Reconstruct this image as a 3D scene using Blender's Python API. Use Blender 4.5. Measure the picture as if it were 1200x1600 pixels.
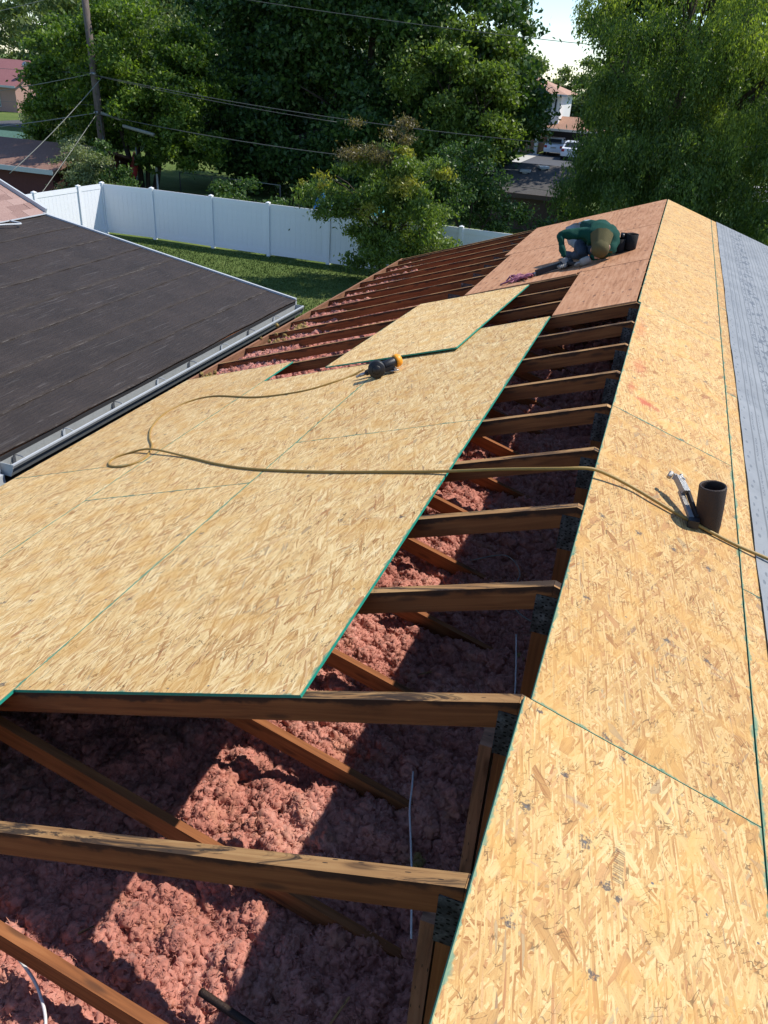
import bpy, math, random
import numpy as np
from mathutils import Vector, Matrix, Quaternion

random.seed(7)
RNG = np.random.default_rng(11)
scene = bpy.context.scene
for o in list(bpy.data.objects):
    bpy.data.objects.remove(o)
COL = scene.collection

# ------------------------------------------------------------------ camera, sky, sun, exposure
# world: ridge of the stripped house is the line X=0, Z=0 running along +Y; the yard lies at Z=GROUND
cam_d = bpy.data.cameras.new('camera')
cam_d.sensor_fit = 'VERTICAL'
cam_d.sensor_height = 24.0
cam_d.lens = 18.634
cam_d.clip_start = 0.05
cam_d.clip_end = 3000.0
cam = bpy.data.objects.new('camera', cam_d)
COL.objects.link(cam)
CF = Vector((-0.26252, 0.83305, -0.48695))
CR = Vector((0.94181, 0.33101, 0.05853))
CU = Vector((-0.20994, 0.44325, 0.87147))
cam.matrix_world = Matrix(((CR.x, CU.x, -CF.x, 0.1125), (CR.y, CU.y, -CF.y, -1.1143), (CR.z, CU.z, -CF.z, 1.4911), (0, 0, 0, 1)))
scene.camera = cam

SUNV = Vector((0.62, 0.49, 1.0)).normalized()
world = bpy.data.worlds.new('World')
scene.world = world
world.use_nodes = True
wn = world.node_tree
sky = wn.nodes.new('ShaderNodeTexSky')
sky.sky_type = 'NISHITA'
sky.sun_disc = False
sky.sun_elevation = math.asin(SUNV.z)
sky.sun_rotation = math.atan2(SUNV.x, SUNV.y)
sky.air_density = 1.0
sky.dust_density = 0.0
sky.ozone_density = 4.0
bg = wn.nodes['Background']
tint = wn.nodes.new('ShaderNodeMix')
tint.data_type = 'RGBA'
tint.blend_type = 'MULTIPLY'
tint.inputs[0].default_value = 1.0
tint.inputs[7].default_value = (0.96, 1.0, 1.07, 1)      # cool white balance of the phone
wn.links.new(sky.outputs['Color'], tint.inputs[6])
wn.links.new(tint.outputs[2], bg.inputs['Color'])
bg.inputs['Strength'].default_value = 0.13

sun_d = bpy.data.lights.new('sun', 'SUN')
sun_d.energy = 4.1
sun_d.angle = math.radians(0.53)
sun_d.color = (1.0, 0.955, 0.87)
sun = bpy.data.objects.new('sun', sun_d)
COL.objects.link(sun)
sun.rotation_euler = SUNV.to_track_quat('Z', 'Y').to_euler()
sun.location = SUNV * 40

vs = scene.view_settings
vs.view_transform = 'Standard'
vs.look = 'None'
vs.exposure = 0.50
vs.gamma = 1.0
vs.use_curve_mapping = False
scene.cycles.max_bounces = 7
scene.cycles.transparent_max_bounces = 8

GROUND = -4.85
T = 0.6096          # truss spacing
SL = math.atan(1 / 3)   # roof pitch 4:12
CA, SA = math.cos(SL), math.sin(SL)
EAVE = 4.34
ROW = 0.682         # upper edge of the sheathing on the left slope, measured down from the ridge
W4, L8 = 1.2192, 2.4384
YFAR = 20.37 * T

# ------------------------------------------------------------------ node helpers
def material(name):
    m = bpy.data.materials.new(name)
    m.use_nodes = True
    nt = m.node_tree
    b = nt.nodes['Principled BSDF']
    return m, nt, b

def N(nt, typ, props=None, ins=None):
    n = nt.nodes.new('ShaderNode' + typ)
    for k, v in (props or {}).items():
        setattr(n, k, v)
    for k, v in (ins or {}).items():
        s = n.inputs[k]
        if isinstance(v, bpy.types.NodeSocket):
            nt.links.new(v, s)
        else:
            s.default_value = v
    return n

def M(nt, op, a, b=0.0, c=0.0, clamp=False):
    n = N(nt, 'Math', {'operation': op, 'use_clamp': clamp}, {0: a, 1: b, 2: c})
    return n.outputs[0]

def VM(nt, op, a, b=(0, 0, 0)):
    n = N(nt, 'VectorMath', {'operation': op}, {0: a, 1: b})
    return n.outputs[0]

def mixc(nt, fac, a, b, blend='MIX'):
    n = N(nt, 'Mix', {'data_type': 'RGBA', 'blend_type': blend}, {0: fac})
    for i, v in ((6, a), (7, b)):
        if isinstance(v, bpy.types.NodeSocket):
            nt.links.new(v, n.inputs[i])
        else:
            n.inputs[i].default_value = (v[0], v[1], v[2], 1)
    return n.outputs[2]

def mixf(nt, fac, a, b):
    n = N(nt, 'Mix', {'data_type': 'FLOAT'}, {0: fac, 2: a, 3: b})
    return n.outputs[0]

def ramp(nt, fac, stops, interp='LINEAR'):
    n = N(nt, 'ValToRGB', None, {0: fac})
    cr = n.color_ramp
    cr.interpolation = interp
    while len(cr.elements) < len(stops):
        cr.elements.new(0.5)
    for e, (p, c) in zip(cr.elements, stops):
        e.position = p
        e.color = (c[0], c[1], c[2], 1) if not isinstance(c, (int, float)) else (c, c, c, 1)
    return n.outputs[0]

def smooth(nt, x, lo, hi):
    n = N(nt, 'MapRange', {'interpolation_type': 'SMOOTHSTEP'}, {0: x, 1: lo, 2: hi, 3: 0.0, 4: 1.0})
    return n.outputs[0]

def noise(nt, vec, scale, detail=3.0, rough=0.55, dims='3D', dist=0.0):
    n = N(nt, 'TexNoise', {'noise_dimensions': dims}, {'Vector': vec, 'Scale': scale, 'Detail': detail, 'Roughness': rough, 'Distortion': dist})
    return n.outputs[0]

def sep(nt, v):
    n = N(nt, 'SeparateXYZ', None, {0: v})
    return n.outputs[0], n.outputs[1], n.outputs[2]

def objco(nt):
    return N(nt, 'TexCoord').outputs['Object']

def uvco(nt):
    return N(nt, 'UVMap', {'uv_map': 'UVMap'}).outputs[0]

def rnd(nt):
    return N(nt, 'ObjectInfo').outputs['Random']

def mapping(nt, vec, loc=(0, 0, 0), rot=(0, 0, 0), sc=(1, 1, 1), typ='POINT'):
    return N(nt, 'Mapping', {'vector_type': typ}, {0: vec, 1: loc, 2: rot, 3: sc}).outputs[0]

def offset_by_random(nt, vec, amt=37.0):
    r = rnd(nt)
    c = N(nt, 'CombineXYZ', None, {0: M(nt, 'MULTIPLY', r, amt), 1: M(nt, 'MULTIPLY', r, amt * 1.7), 2: M(nt, 'MULTIPLY', r, amt * .6)}).outputs[0]
    return VM(nt, 'ADD', vec, c)

def bump(nt, bsdf, h, strength=0.4, dist=0.01):
    b = N(nt, 'Bump', None, {'Strength': strength, 'Distance': dist, 'Height': h})
    nt.links.new(b.outputs[0], bsdf.inputs['Normal'])

def set_col(nt, bsdf, c):
    if isinstance(c, bpy.types.NodeSocket):
        nt.links.new(c, bsdf.inputs['Base Color'])
    else:
        bsdf.inputs['Base Color'].default_value = (c[0], c[1], c[2], 1)

def plain(name, c, rough=0.6, var=0.25, scale=9.0, metal=0.0, bmp=0.15, spec=0.4):
    m, nt, b = material(name)
    v = objco(nt)
    n1 = noise(nt, v, scale, 5.0, 0.6)
    n2 = noise(nt, v, scale * 7, 3.0, 0.6)
    f = M(nt, 'MULTIPLY_ADD', M(nt, 'ADD', n1, n2), var, 1.0 - var)
    set_col(nt, b, mixc(nt, 1.0, c, N(nt, 'CombineColor', None, {0: f, 1: f, 2: f}).outputs[0], 'MULTIPLY'))
    b.inputs['Roughness'].default_value = rough
    b.inputs['Metallic'].default_value = metal
    b.inputs['Specular IOR Level'].default_value = spec
    if bmp:
        bump(nt, b, n2, bmp, 0.01)
    return m

# ------------------------------------------------------------------ materials
def strand_layer(nt, vec, ang, lx, ly, seed):
    v = mapping(nt, vec, (seed * 3.1, seed * 1.7, 0), (0, 0, ang), (lx, ly, 1), 'TEXTURE')
    vo = N(nt, 'TexVoronoi', {'voronoi_dimensions': '2D', 'feature': 'F1'}, {'Vector': v, 'Scale': 1.0})
    c = N(nt, 'SeparateColor', None, {0: vo.outputs['Color']})
    return c.outputs[0], c.outputs[1], c.outputs[2], vo.outputs['Distance'], v

def osb(name, layers, ramp_stops, rim=0.36, dark=0.0, red=None, marks=None, stamp=None, smudge=1.0, green=1.0):
    m, nt, b = material(name)
    uv = uvco(nt)
    uvr = offset_by_random(nt, uv)
    w1 = N(nt, 'TexNoise', {'noise_dimensions': '2D'}, {'Vector': uvr, 'Scale': 7.0, 'Detail': 2.0})
    warp = VM(nt, 'MULTIPLY', VM(nt, 'SUBTRACT', w1.outputs['Color'], (0.5, 0.5, 0.5)), (0.013, 0.013, 0))
    vec = VM(nt, 'ADD', uvr, warp)
    tone = hue = edge = hgt = None
    for i, (ang, lx, ly, th) in enumerate(layers):
        t, g, h, d, v = strand_layer(nt, vec, ang, lx, ly, i * 5.37 + 1)
        gr = N(nt, 'TexNoise', {'noise_dimensions': '2D'}, {'Vector': VM(nt, 'MULTIPLY', v, (0.8, 6.5, 1)), 'Scale': 1.0, 'Detail': 5.0, 'Roughness': 0.68}).outputs[0]
        t = M(nt, 'ADD', M(nt, 'MULTIPLY', t, 0.85), M(nt, 'MULTIPLY_ADD', gr, 0.8, -0.36))
        e = smooth(nt, d, 0.50, 0.80)
        if tone is None:
            tone, hue, edge, hgt = t, h, e, h
        else:
            k = M(nt, 'GREATER_THAN', g, th)
            tone = mixf(nt, k, tone, t)
            hue = mixf(nt, k, hue, h)
            edge = mixf(nt, k, M(nt, 'MULTIPLY', edge, 0.8), e)
            hgt = mixf(nt, k, M(nt, 'MULTIPLY', hgt, 0.7), h)
    big = noise(nt, uvr, 1.3, 3.0, 0.6, '2D')
    tone = M(nt, 'ADD', tone, M(nt, 'MULTIPLY_ADD', big, 0.3, -0.15), 0, True)
    col = ramp(nt, tone, ramp_stops)
    # a few reddish heart-wood strands
    rk = M(nt, 'GREATER_THAN', hue, 0.90)
    col = mixc(nt, M(nt, 'MULTIPLY', rk, 0.45), col, (0.42, 0.19, 0.085))
    gk = M(nt, 'LESS_THAN', hue, 0.02)
    col = mixc(nt, M(nt, 'MULTIPLY', gk, 0.5), col, (0.25, 0.20, 0.14))
    col = mixc(nt, M(nt, 'MULTIPLY', edge, rim), col, (0.26, 0.14, 0.055))  # edge shadow between strands, darkened into the colour
    fine = noise(nt, uvr, 210.0, 2.0, 0.6, '2D')
    col = mixc(nt, M(nt, 'MULTIPLY', smooth(nt, fine, 0.60, 0.75), 0.35), col, (0.20, 0.11, 0.05))
    # hair-thin dark strokes between strands
    for (sc_, an, wdt, sd) in ((26.0, layers[0][0], 0.009, 3.0), (44.0, layers[1][0], 0.012, 11.0)):
        cv = mapping(nt, vec, (sd, sd * 2, 0), (0, 0, an), (2.6, 1.0, 1), 'TEXTURE')
        c1 = noise(nt, cv, sc_, 2.0, 0.5, '2D', 0.4)
        c2 = noise(nt, mapping(nt, uvr, (sd, 1, 0)), 11.0, 2.0, 0.6, '2D')
        ck = M(nt, 'MULTIPLY', M(nt, 'LESS_THAN', M(nt, 'ABSOLUTE', M(nt, 'SUBTRACT', c1, 0.5)), wdt), smooth(nt, c2, 0.50, 0.62))
        col = mixc(nt, M(nt, 'MULTIPLY', ck, 0.75), col, (0.12, 0.065, 0.025))
    # broad golden and pale areas
    gb = noise(nt, mapping(nt, uvr, (5, 3, 0)), 5.5, 3.0, 0.6, '2D')
    col = mixc(nt, M(nt, 'MULTIPLY', smooth(nt, gb, 0.48, 0.68), 0.45), col, (0.60, 0.33, 0.09))
    if dark:
        col = mixc(nt, dark, col, (0.1, 0.06, 0.03), 'MULTIPLY')
    # nail heads along the truss lines, many of them smeared with black
    if smudge:
        u, v_, _ = sep(nt, uv)
        wob = N(nt, 'TexNoise', {'noise_dimensions': '2D'}, {'Vector': uvr, 'Scale': 3.0, 'Detail': 1.0}).outputs['Color']
        wu, wv, _w = sep(nt, VM(nt, 'MULTIPLY', VM(nt, 'SUBTRACT', wob, (.5, .5, .5)), (.10, .07, 0)))
        uu = M(nt, 'DIVIDE', M(nt, 'ADD', u, wu), 0.155)
        vv = M(nt, 'ADD', M(nt, 'DIVIDE', M(nt, 'ADD', v_, wv), 0.6096), 0.5)
        du = M(nt, 'MULTIPLY', M(nt, 'SUBTRACT', M(nt, 'FRACT', uu), 0.5), 0.155)
        dv = M(nt, 'MULTIPLY', M(nt, 'SUBTRACT', M(nt, 'FRACT', vv), 0.5), 0.6096)
        dn = M(nt, 'SQRT', M(nt, 'ADD', M(nt, 'MULTIPLY', du, du), M(nt, 'MULTIPLY', dv, dv)))
        cell = N(nt, 'CombineXYZ', None, {0: M(nt, 'FLOOR', uu), 1: M(nt, 'FLOOR', vv), 2: M(nt, 'MULTIPLY', rnd(nt), 50.0)}).outputs[0]
        wn_ = N(nt, 'TexWhiteNoise', {'noise_dimensions': '3D'}, {'Vector': cell}).outputs['Value']
        sn = noise(nt, uvr, 70.0, 4.0, 0.75, '2D')
        sm = M(nt, 'SUBTRACT', 1.0, smooth(nt, M(nt, 'ADD', dn, M(nt, 'MULTIPLY_ADD', sn, 0.085, -0.043)), 0.002, 0.018))
        sm = M(nt, 'MULTIPLY', sm, M(nt, 'GREATER_THAN', wn_, 1 - 0.62 * smudge))
        col = mixc(nt, M(nt, 'MULTIPLY', sm, 0.8), col, (0.05, 0.05, 0.055))
        col = mixc(nt, M(nt, 'LESS_THAN', dn, 0.0034), col, (0.13, 0.12, 0.115))
        # loose scuffs and dusty boot smears
        sv = noise(nt, mapping(nt, uvr, rot=(0, 0, .6), sc=(3, 14, 1)), 1.0, 5.0, 0.75, '2D')
        sv2 = noise(nt, mapping(nt, uvr, (9, 4, 0)), 2.3, 3.0, 0.6, '2D')
        sk = M(nt, 'MULTIPLY', smooth(nt, sv, 0.60, 0.70), smooth(nt, sv2, 0.52, 0.64))
        col = mixc(nt, M(nt, 'MULTIPLY', sk, 0.38), col, (0.26, 0.22, 0.18))
    # green edge sealer bleeding onto the rim
    if green:
        u, v_, _ = sep(nt, uv)
        sw = N(nt, 'Attribute', {'attribute_type': 'OBJECT', 'attribute_name': 'sw'}).outputs['Fac']
        sl = N(nt, 'Attribute', {'attribute_type': 'OBJECT', 'attribute_name': 'sl'}).outputs['Fac']
        d = M(nt, 'MINIMUM', M(nt, 'MINIMUM', u, M(nt, 'SUBTRACT', sw, u)), M(nt, 'MINIMUM', v_, M(nt, 'SUBTRACT', sl, v_)))
        gn = noise(nt, uvr, 9.0, 4.0, 0.7, '2D')
        wd = M(nt, 'MULTIPLY_ADD', smooth(nt, gn, 0.45, 0.72), 0.014, 0.0032)
        gm = M(nt, 'SUBTRACT', 1.0, smooth(nt, M(nt, 'DIVIDE', d, wd), 0.3, 1.2))
        col = mixc(nt, M(nt, 'MULTIPLY', gm, 0.72 * green), col, (0.03, 0.23, 0.165))
    if red:
        for (ru, rv, rw, rl, amt) in red:
            u, v_, _ = sep(nt, uv)
            q1 = M(nt, 'DIVIDE', M(nt, 'SUBTRACT', u, ru), rw)
            q2 = M(nt, 'DIVIDE', M(nt, 'SUBTRACT', v_, rv), rl)
            q = M(nt, 'SQRT', M(nt, 'ADD', M(nt, 'MULTIPLY', q1, q1), M(nt, 'MULTIPLY', q2, q2)))
            q = M(nt, 'ADD', q, M(nt, 'MULTIPLY_ADD', noise(nt, uvr, 16.0, 4.0, 0.7, '2D'), 1.6, -0.8))
            k = M(nt, 'SUBTRACT', 1.0, smooth(nt, q, 0.15, 1.0))
            col = mixc(nt, M(nt, 'MULTIPLY', k, amt), col, (0.42, 0.05, 0.03))
    tv = M(nt, 'MULTIPLY_ADD', rnd(nt), 0.13, 0.92)
    col = mixc(nt, 1.0, col, N(nt, 'CombineColor', None, {0: tv, 1: M(nt, 'MULTIPLY_ADD', tv, 1.15, -0.15), 2: M(nt, 'MULTIPLY_ADD', tv, 1.3, -0.30)}).outputs[0], 'MULTIPLY')
    for (mu, mv, mr) in marks or ():
        dm = N(nt, 'VectorMath', {'operation': 'DISTANCE'}, {0: uv, 1: (mu, mv, 0)}).outputs['Value']
        dm = M(nt, 'ADD', M(nt, 'DIVIDE', dm, mr), M(nt, 'MULTIPLY_ADD', noise(nt, uvr, 75.0, 4.0, 0.75, '2D'), 3.6, -1.8))
        col = mixc(nt, M(nt, 'MULTIPLY', M(nt, 'SUBTRACT', 1.0, smooth(nt, dm, 0.3, 0.8)), 0.85), col, (0.05, 0.05, 0.06))
    if stamp:      # printed bar code
        u, v_, _ = sep(nt, uv)
        k = M(nt, 'MULTIPLY', M(nt, 'LESS_THAN', M(nt, 'ABSOLUTE', M(nt, 'SUBTRACT', u, stamp[0])), stamp[2]), M(nt, 'LESS_THAN', M(nt, 'ABSOLUTE', M(nt, 'SUBTRACT', v_, stamp[1])), stamp[3]))
        bars = M(nt, 'GREATER_THAN', N(nt, 'TexNoise', {'noise_dimensions': '1D'}, {'W': M(nt, 'MULTIPLY', v_, 190.0), 'Scale': 1.0, 'Detail': 0.0}).outputs[0], 0.48)
        col = mixc(nt, M(nt, 'MULTIPLY', M(nt, 'MULTIPLY', k, bars), 0.55), col, (0.07, 0.055, 0.045))
    set_col(nt, b, col)
    b.inputs['Roughness'].default_value = 0.72
    b.inputs['Specular IOR Level'].default_value = 0.25
    bump(nt, b, M(nt, 'ADD', hgt, M(nt, 'MULTIPLY', edge, -0.8)), 0.35, 0.0012)
    return m

R_ = math.radians
OSB_STOPS = [(0.0, (0.36, 0.175, 0.060)), (0.15, (0.55, 0.325, 0.125)), (0.45, (0.69, 0.465, 0.20)), (0.75, (0.765, 0.555, 0.265)), (1.0, (0.83, 0.655, 0.365))]
OSB_STOPS2 = [(0.0, (0.29, 0.125, 0.040)), (0.15, (0.43, 0.228, 0.078)), (0.45, (0.535, 0.328, 0.122)), (0.75, (0.595, 0.395, 0.165)), (1.0, (0.66, 0.48, 0.235))]
LONG = [(R_(90), .11, .012, 0), (R_(81), .10, .010, .50), (R_(100), .10, .009, .55), (R_(90), .09, .006, .55), (R_(72), .11, .008, .78), (R_(110), .11, .008, .80), (R_(40), .07, .012, .90), (R_(85), .06, .022, .93)]
CROSS = [(R_(80), .10, .012, 0), (R_(52), .09, .010, .50), (R_(116), .09, .009, .52), (R_(90), .10, .007, .56), (R_(22), .07, .009, .74), (R_(150), .07, .008, .76), (R_(68), .08, .006, .62), (R_(100), .07, .005, .62), (R_(135), .070, .024, .95), (R_(75), .075, .022, .94)]
M_OSB_L = osb('osb_left_slope', LONG, OSB_STOPS, 0.24, smudge=0.5)
M_OSB_R = osb('osb_ridge_strip', CROSS, OSB_STOPS2, smudge=1.0)
M_OSB_NEAR = osb('osb_ridge_strip_stamped', CROSS, OSB_STOPS2, smudge=0.5, marks=[(.095, 1.536, .016), (.297, 1.749, .017), (.325, 1.735, .013), (.285, 1.532, .018), (.155, 2.00, .014), (.05, 2.165, .013), (.30, 2.155, .014), (.10, 1.28, .015)], stamp=(.320, 1.822, .013, .046))
M_OSB_RED = osb('osb_ridge_strip_red', CROSS, OSB_STOPS2, smudge=0.9, red=[(0.19, 0.28, 0.085, 0.07, 0.75), (0.08, 0.42, 0.04, 0.14, 0.45), (0.10, 0.85, 0.075, 0.20, 0.40), (0.05, 1.7, 0.06, 0.35, 0.30)])
M_GREEN = plain('green_edge_sealer', (0.012, 0.24, 0.165), 0.55, 0.4, 30)

def ply_material():
    m, nt, b = material('old_plywood')
    uv = offset_by_random(nt, uvco(nt))
    g = noise(nt, mapping(nt, uv, sc=(30, 2.5, 1)), 1.0, 5.0, 0.65, '2D')
    g2 = noise(nt, mapping(nt, uv, sc=(120, 9, 1)), 1.0, 3.0, 0.65, '2D')
    big = noise(nt, uv, 1.6, 4.0, 0.65, '2D')
    col = ramp(nt, M(nt, 'MULTIPLY_ADD', g, 0.75, M(nt, 'MULTIPLY', big, 0.3)), [(0.25, (0.24, 0.105, 0.050)), (0.5, (0.46, 0.225, 0.115)), (0.75, (0.58, 0.325, 0.185))])
    st = noise(nt, mapping(nt, uv, sc=(1.2, 4, 1)), 9.0, 4.0, 0.75, '2D')
    col = mixc(nt, M(nt, 'MULTIPLY', smooth(nt, st, 0.60, 0.72), 0.55), col, (0.10, 0.055, 0.045))
    vo = N(nt, 'TexVoronoi', {'voronoi_dimensions': '2D'}, {'Vector': mapping(nt, uv, sc=(1, .45, 1)), 'Scale': 13.0})
    sp = M(nt, 'MULTIPLY', M(nt, 'LESS_THAN', M(nt, 'ADD', vo.outputs['Distance'], M(nt, 'MULTIPLY', g, 0.55)), 0.42), M(nt, 'GREATER_THAN', N(nt, 'SeparateColor', None, {0: vo.outputs['Color']}).outputs[0], 0.68))
    col = mixc(nt, M(nt, 'MULTIPLY', sp, 0.6), col, (0.07, 0.04, 0.035))
    set_col(nt, b, col)
    b.inputs['Roughness'].default_value = 0.85
    b.inputs['Specular IOR Level'].default_value = 0.2
    bump(nt, b, M(nt, 'ADD', g, g2), 0.4, 0.002)
    return m
M_PLY = ply_material()

def wood(name, stops, stain=0.0, rough=0.8, rim=False):
    m, nt, b = material(name)
    uv = offset_by_random(nt, uvco(nt), 91.0)
    g = noise(nt, mapping(nt, uv, sc=(2.2, 48, 1)), 1.0, 5.0, 0.6, '2D', 0.6)
    g2 = noise(nt, mapping(nt, uv, sc=(10, 260, 1)), 1.0, 3.0, 0.6, '2D')
    big = noise(nt, uv, 2.4, 4.0, 0.6, '2D')
    col = ramp(nt, M(nt, 'ADD', M(nt, 'MULTIPLY', g, 0.7), M(nt, 'MULTIPLY', big, 0.3)), stops)
    kn = N(nt, 'TexVoronoi', {'voronoi_dimensions': '2D'}, {'Vector': mapping(nt, uv, sc=(2.0, 9.0, 1)), 'Scale': 1.0})
    col = mixc(nt, M(nt, 'MULTIPLY', M(nt, 'SUBTRACT', 1.0, smooth(nt, kn.outputs['Distance'], 0.04, 0.12)), 0.6), col, (0.05, 0.022, 0.012))
    if rim:      # tar that ran from the roofing over the upper edge
        v0 = sep(nt, uvco(nt))[1]
        v0 = M(nt, 'MINIMUM', M(nt, 'ABSOLUTE', v0), M(nt, 'ABSOLUTE', M(nt, 'SUBTRACT', v0, 0.43)))
        rn = noise(nt, mapping(nt, uv, sc=(5, 9, 1)), 1.0, 4.0, 0.65, '2D')
        rk = M(nt, 'SUBTRACT', 1.0, smooth(nt, M(nt, 'ADD', v0, M(nt, 'MULTIPLY_ADD', rn, -0.07, 0.035)), 0.008, 0.026))
        col = mixc(nt, M(nt, 'MULTIPLY', rk, 0.8), col, (0.016, 0.011, 0.009))
    if stain:
        s = noise(nt, mapping(nt, uv, sc=(2.2, 16, 1)), 1.0, 6.0, 0.75, '2D', 0.8)
        col = mixc(nt, M(nt, 'MULTIPLY', smooth(nt, s, 0.48, 0.60), stain), col, (0.018, 0.013, 0.012))
        hv = N(nt, 'TexVoronoi', {'voronoi_dimensions': '2D'}, {'Vector': mapping(nt, uv, sc=(11.0, 60.0, 1)), 'Scale': 1.0})
        hk = M(nt, 'MULTIPLY', M(nt, 'LESS_THAN', hv.outputs['Distance'], 0.085), M(nt, 'GREATER_THAN', N(nt, 'SeparateColor', None, {0: hv.outputs['Color']}).outputs[0], 0.6))
        col = mixc(nt, M(nt, 'MULTIPLY', hk, 0.9), col, (0.02, 0.015, 0.012))
    set_col(nt, b, col)
    b.inputs['Roughness'].default_value = rough
    b.inputs['Specular IOR Level'].default_value = 0.25
    bump(nt, b, M(nt, 'ADD', g, M(nt, 'MULTIPLY', g2, 0.5)), 0.35, 0.002)
    return m
M_WOOD = wood('aged_truss_wood', [(0.25, (0.12, 0.040, 0.014)), (0.5, (0.235, 0.083, 0.027)), (0.78, (0.34, 0.135, 0.047))])
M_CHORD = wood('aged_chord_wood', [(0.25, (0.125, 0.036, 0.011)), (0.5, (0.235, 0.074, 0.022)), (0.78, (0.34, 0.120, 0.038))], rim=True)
M_WOODTOP = wood('golden_chord_top', [(0.25, (0.17, 0.075, 0.027)), (0.5, (0.35, 0.185, 0.070)), (0.78, (0.52, 0.32, 0.135))], 0.9)  # paler and more golden than the chord sides, with black stains
M_FASCIA = wood('fascia_wood', [(0.25, (0.16, 0.075, 0.04)), (0.5, (0.27, 0.13, 0.07)), (0.78, (0.36, 0.19, 0.11))], 0.3)
M_POLE = wood('pole_wood', [(0.25, (0.075, 0.055, 0.045)), (0.5, (0.13, 0.10, 0.085)), (0.78, (0.19, 0.155, 0.135))])

def gusset_material():
    m, nt, b = material('gusset_steel')
    uv = uvco(nt)
    vo = N(nt, 'TexVoronoi', {'voronoi_dimensions': '2D'}, {'Vector': mapping(nt, uv, sc=(70, 45, 1)), 'Scale': 1.0, 'Randomness': 0.7})
    k = M(nt, 'LESS_THAN', vo.outputs['Distance'], 0.22)
    n = noise(nt, offset_by_random(nt, uv), 25.0, 4.0, 0.7, '2D')
    col = ramp(nt, n, [(0.3, (0.030, 0.031, 0.034)), (0.55, (0.09, 0.093, 0.10)), (0.75, (0.22, 0.225, 0.235))])
    col = mixc(nt, k, col, (0.006, 0.005, 0.005))
    set_col(nt, b, col)
    b.inputs['Metallic'].default_value = 0.55
    b.inputs['Roughness'].default_value = 0.5
    bump(nt, b, k, -0.5, 0.002)
    return m
M_GUSSET = gusset_material()

def insulation_material(name, c0, c1, c2):
    m, nt, b = material(name)
    tc = N(nt, 'TexCoord')
    g = N(nt, 'NewGeometry')
    pos = g.outputs['Position']
    n1 = noise(nt, pos, 2.2, 4.0, 0.6)
    n2 = noise(nt, pos, 38.0, 4.0, 0.65)
    n3 = noise(nt, pos, 190.0, 3.0, 0.7)
    f = M(nt, 'ADD', M(nt, 'MULTIPLY', n1, 0.55), M(nt, 'MULTIPLY', n2, 0.45))
    col = ramp(nt, f, [(0.28, c0), (0.52, c1), (0.72, c2)])
    col = mixc(nt, M(nt, 'MULTIPLY', smooth(nt, n3, 0.52, 0.72), 0.35), col, (c0[0] * .6, c0[1] * .6, c0[2] * .6))
    # patches of tan dust lying on top
    n4 = noise(nt, pos, 4.5, 4.0, 0.65)
    col = mixc(nt, M(nt, 'MULTIPLY', smooth(nt, n4, 0.52, 0.66), 0.42), col, (0.58, 0.27, 0.155))
    set_col(nt, b, col)
    b.inputs['Roughness'].default_value = 0.95
    b.inputs['Specular IOR Level'].default_value = 0.12
    b.inputs['Sheen Weight'].default_value = 0.15
    bump(nt, b, M(nt, 'ADD', n2, n3), 0.7, 0.006)
    tr = N(nt, 'BsdfTranslucent', None, {0: col})
    mx = N(nt, 'MixShader', None, {0: 0.22, 1: b.outputs[0], 2: tr.outputs[0]})
    nt.links.new(mx.outputs[0], nt.nodes['Material Output'].inputs['Surface'])
    return m
M_PINK = insulation_material('pink_glass_wool', (0.29, 0.090, 0.068), (0.67, 0.280, 0.210), (0.82, 0.45, 0.36))
M_YELLOW = insulation_material('yellow_glass_wool', (0.20, 0.13, 0.03), (0.40, 0.28, 0.09), (0.55, 0.42, 0.18))

def felt_material():
    m, nt, b = material('black_roofing_felt')
    uv = offset_by_random(nt, uvco(nt))
    n1 = noise(nt, uv, 2.0, 5.0, 0.65, '2D')
    wr = noise(nt, mapping(nt, uv, rot=(0, 0, 0.25), sc=(16, 3.2, 1)), 1.0, 4.0, 0.6, '2D', 1.2)
    wr2 = noise(nt, mapping(nt, uv, rot=(0, 0, -0.2), sc=(42, 2.0, 1)), 1.0, 3.0, 0.6, '2D', 0.8)
    col = ramp(nt, n1, [(0.3, (0.022, 0.0155, 0.0125)), (0.7, (0.037, 0.0265, 0.0215))])
    col = mixc(nt, M(nt, 'MULTIPLY', smooth(nt, wr2, 0.62, 0.73), 0.4), col, (0.13, 0.115, 0.105))
    dn = noise(nt, uv, 120.0, 2.0, 0.7, '2D')
    col = mixc(nt, M(nt, 'MULTIPLY', smooth(nt, dn, 0.62, 0.75), 0.3), col, (0.12, 0.10, 0.09))
    # pale scuffed lap edge
    u, v_, _ = sep(nt, uvco(nt))
    lap = M(nt, 'SUBTRACT', 1.0, smooth(nt, M(nt, 'ADD', u, M(nt, 'MULTIPLY_ADD', n1, 0.03, -0.015)), 0.0, 0.016))
    ln = noise(nt, mapping(nt, uv, sc=(3, 5, 1)), 1.0, 5.0, 0.75, '2D')
    col = mixc(nt, M(nt, 'MULTIPLY', M(nt, 'MULTIPLY', lap, smooth(nt, ln, 0.46, 0.60)), 0.45), col, (0.17, 0.15, 0.135))
    set_col(nt, b, col)
    b.inputs['Roughness'].default_value = 0.72
    b.inputs['Specular IOR Level'].default_value = 0.3
    fw = noise(nt, mapping(nt, uv, rot=(0, 0, 0.9), sc=(26, 7, 1)), 1.0, 3.0, 0.6, '2D', 2.0)
    bump(nt, b, M(nt, 'ADD', M(nt, 'ADD', wr, M(nt, 'MULTIPLY', wr2, 0.6)), M(nt, 'MULTIPLY', fw, 0.5)), 0.85, 0.014)
    return m
M_FELT = felt_material()

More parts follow.
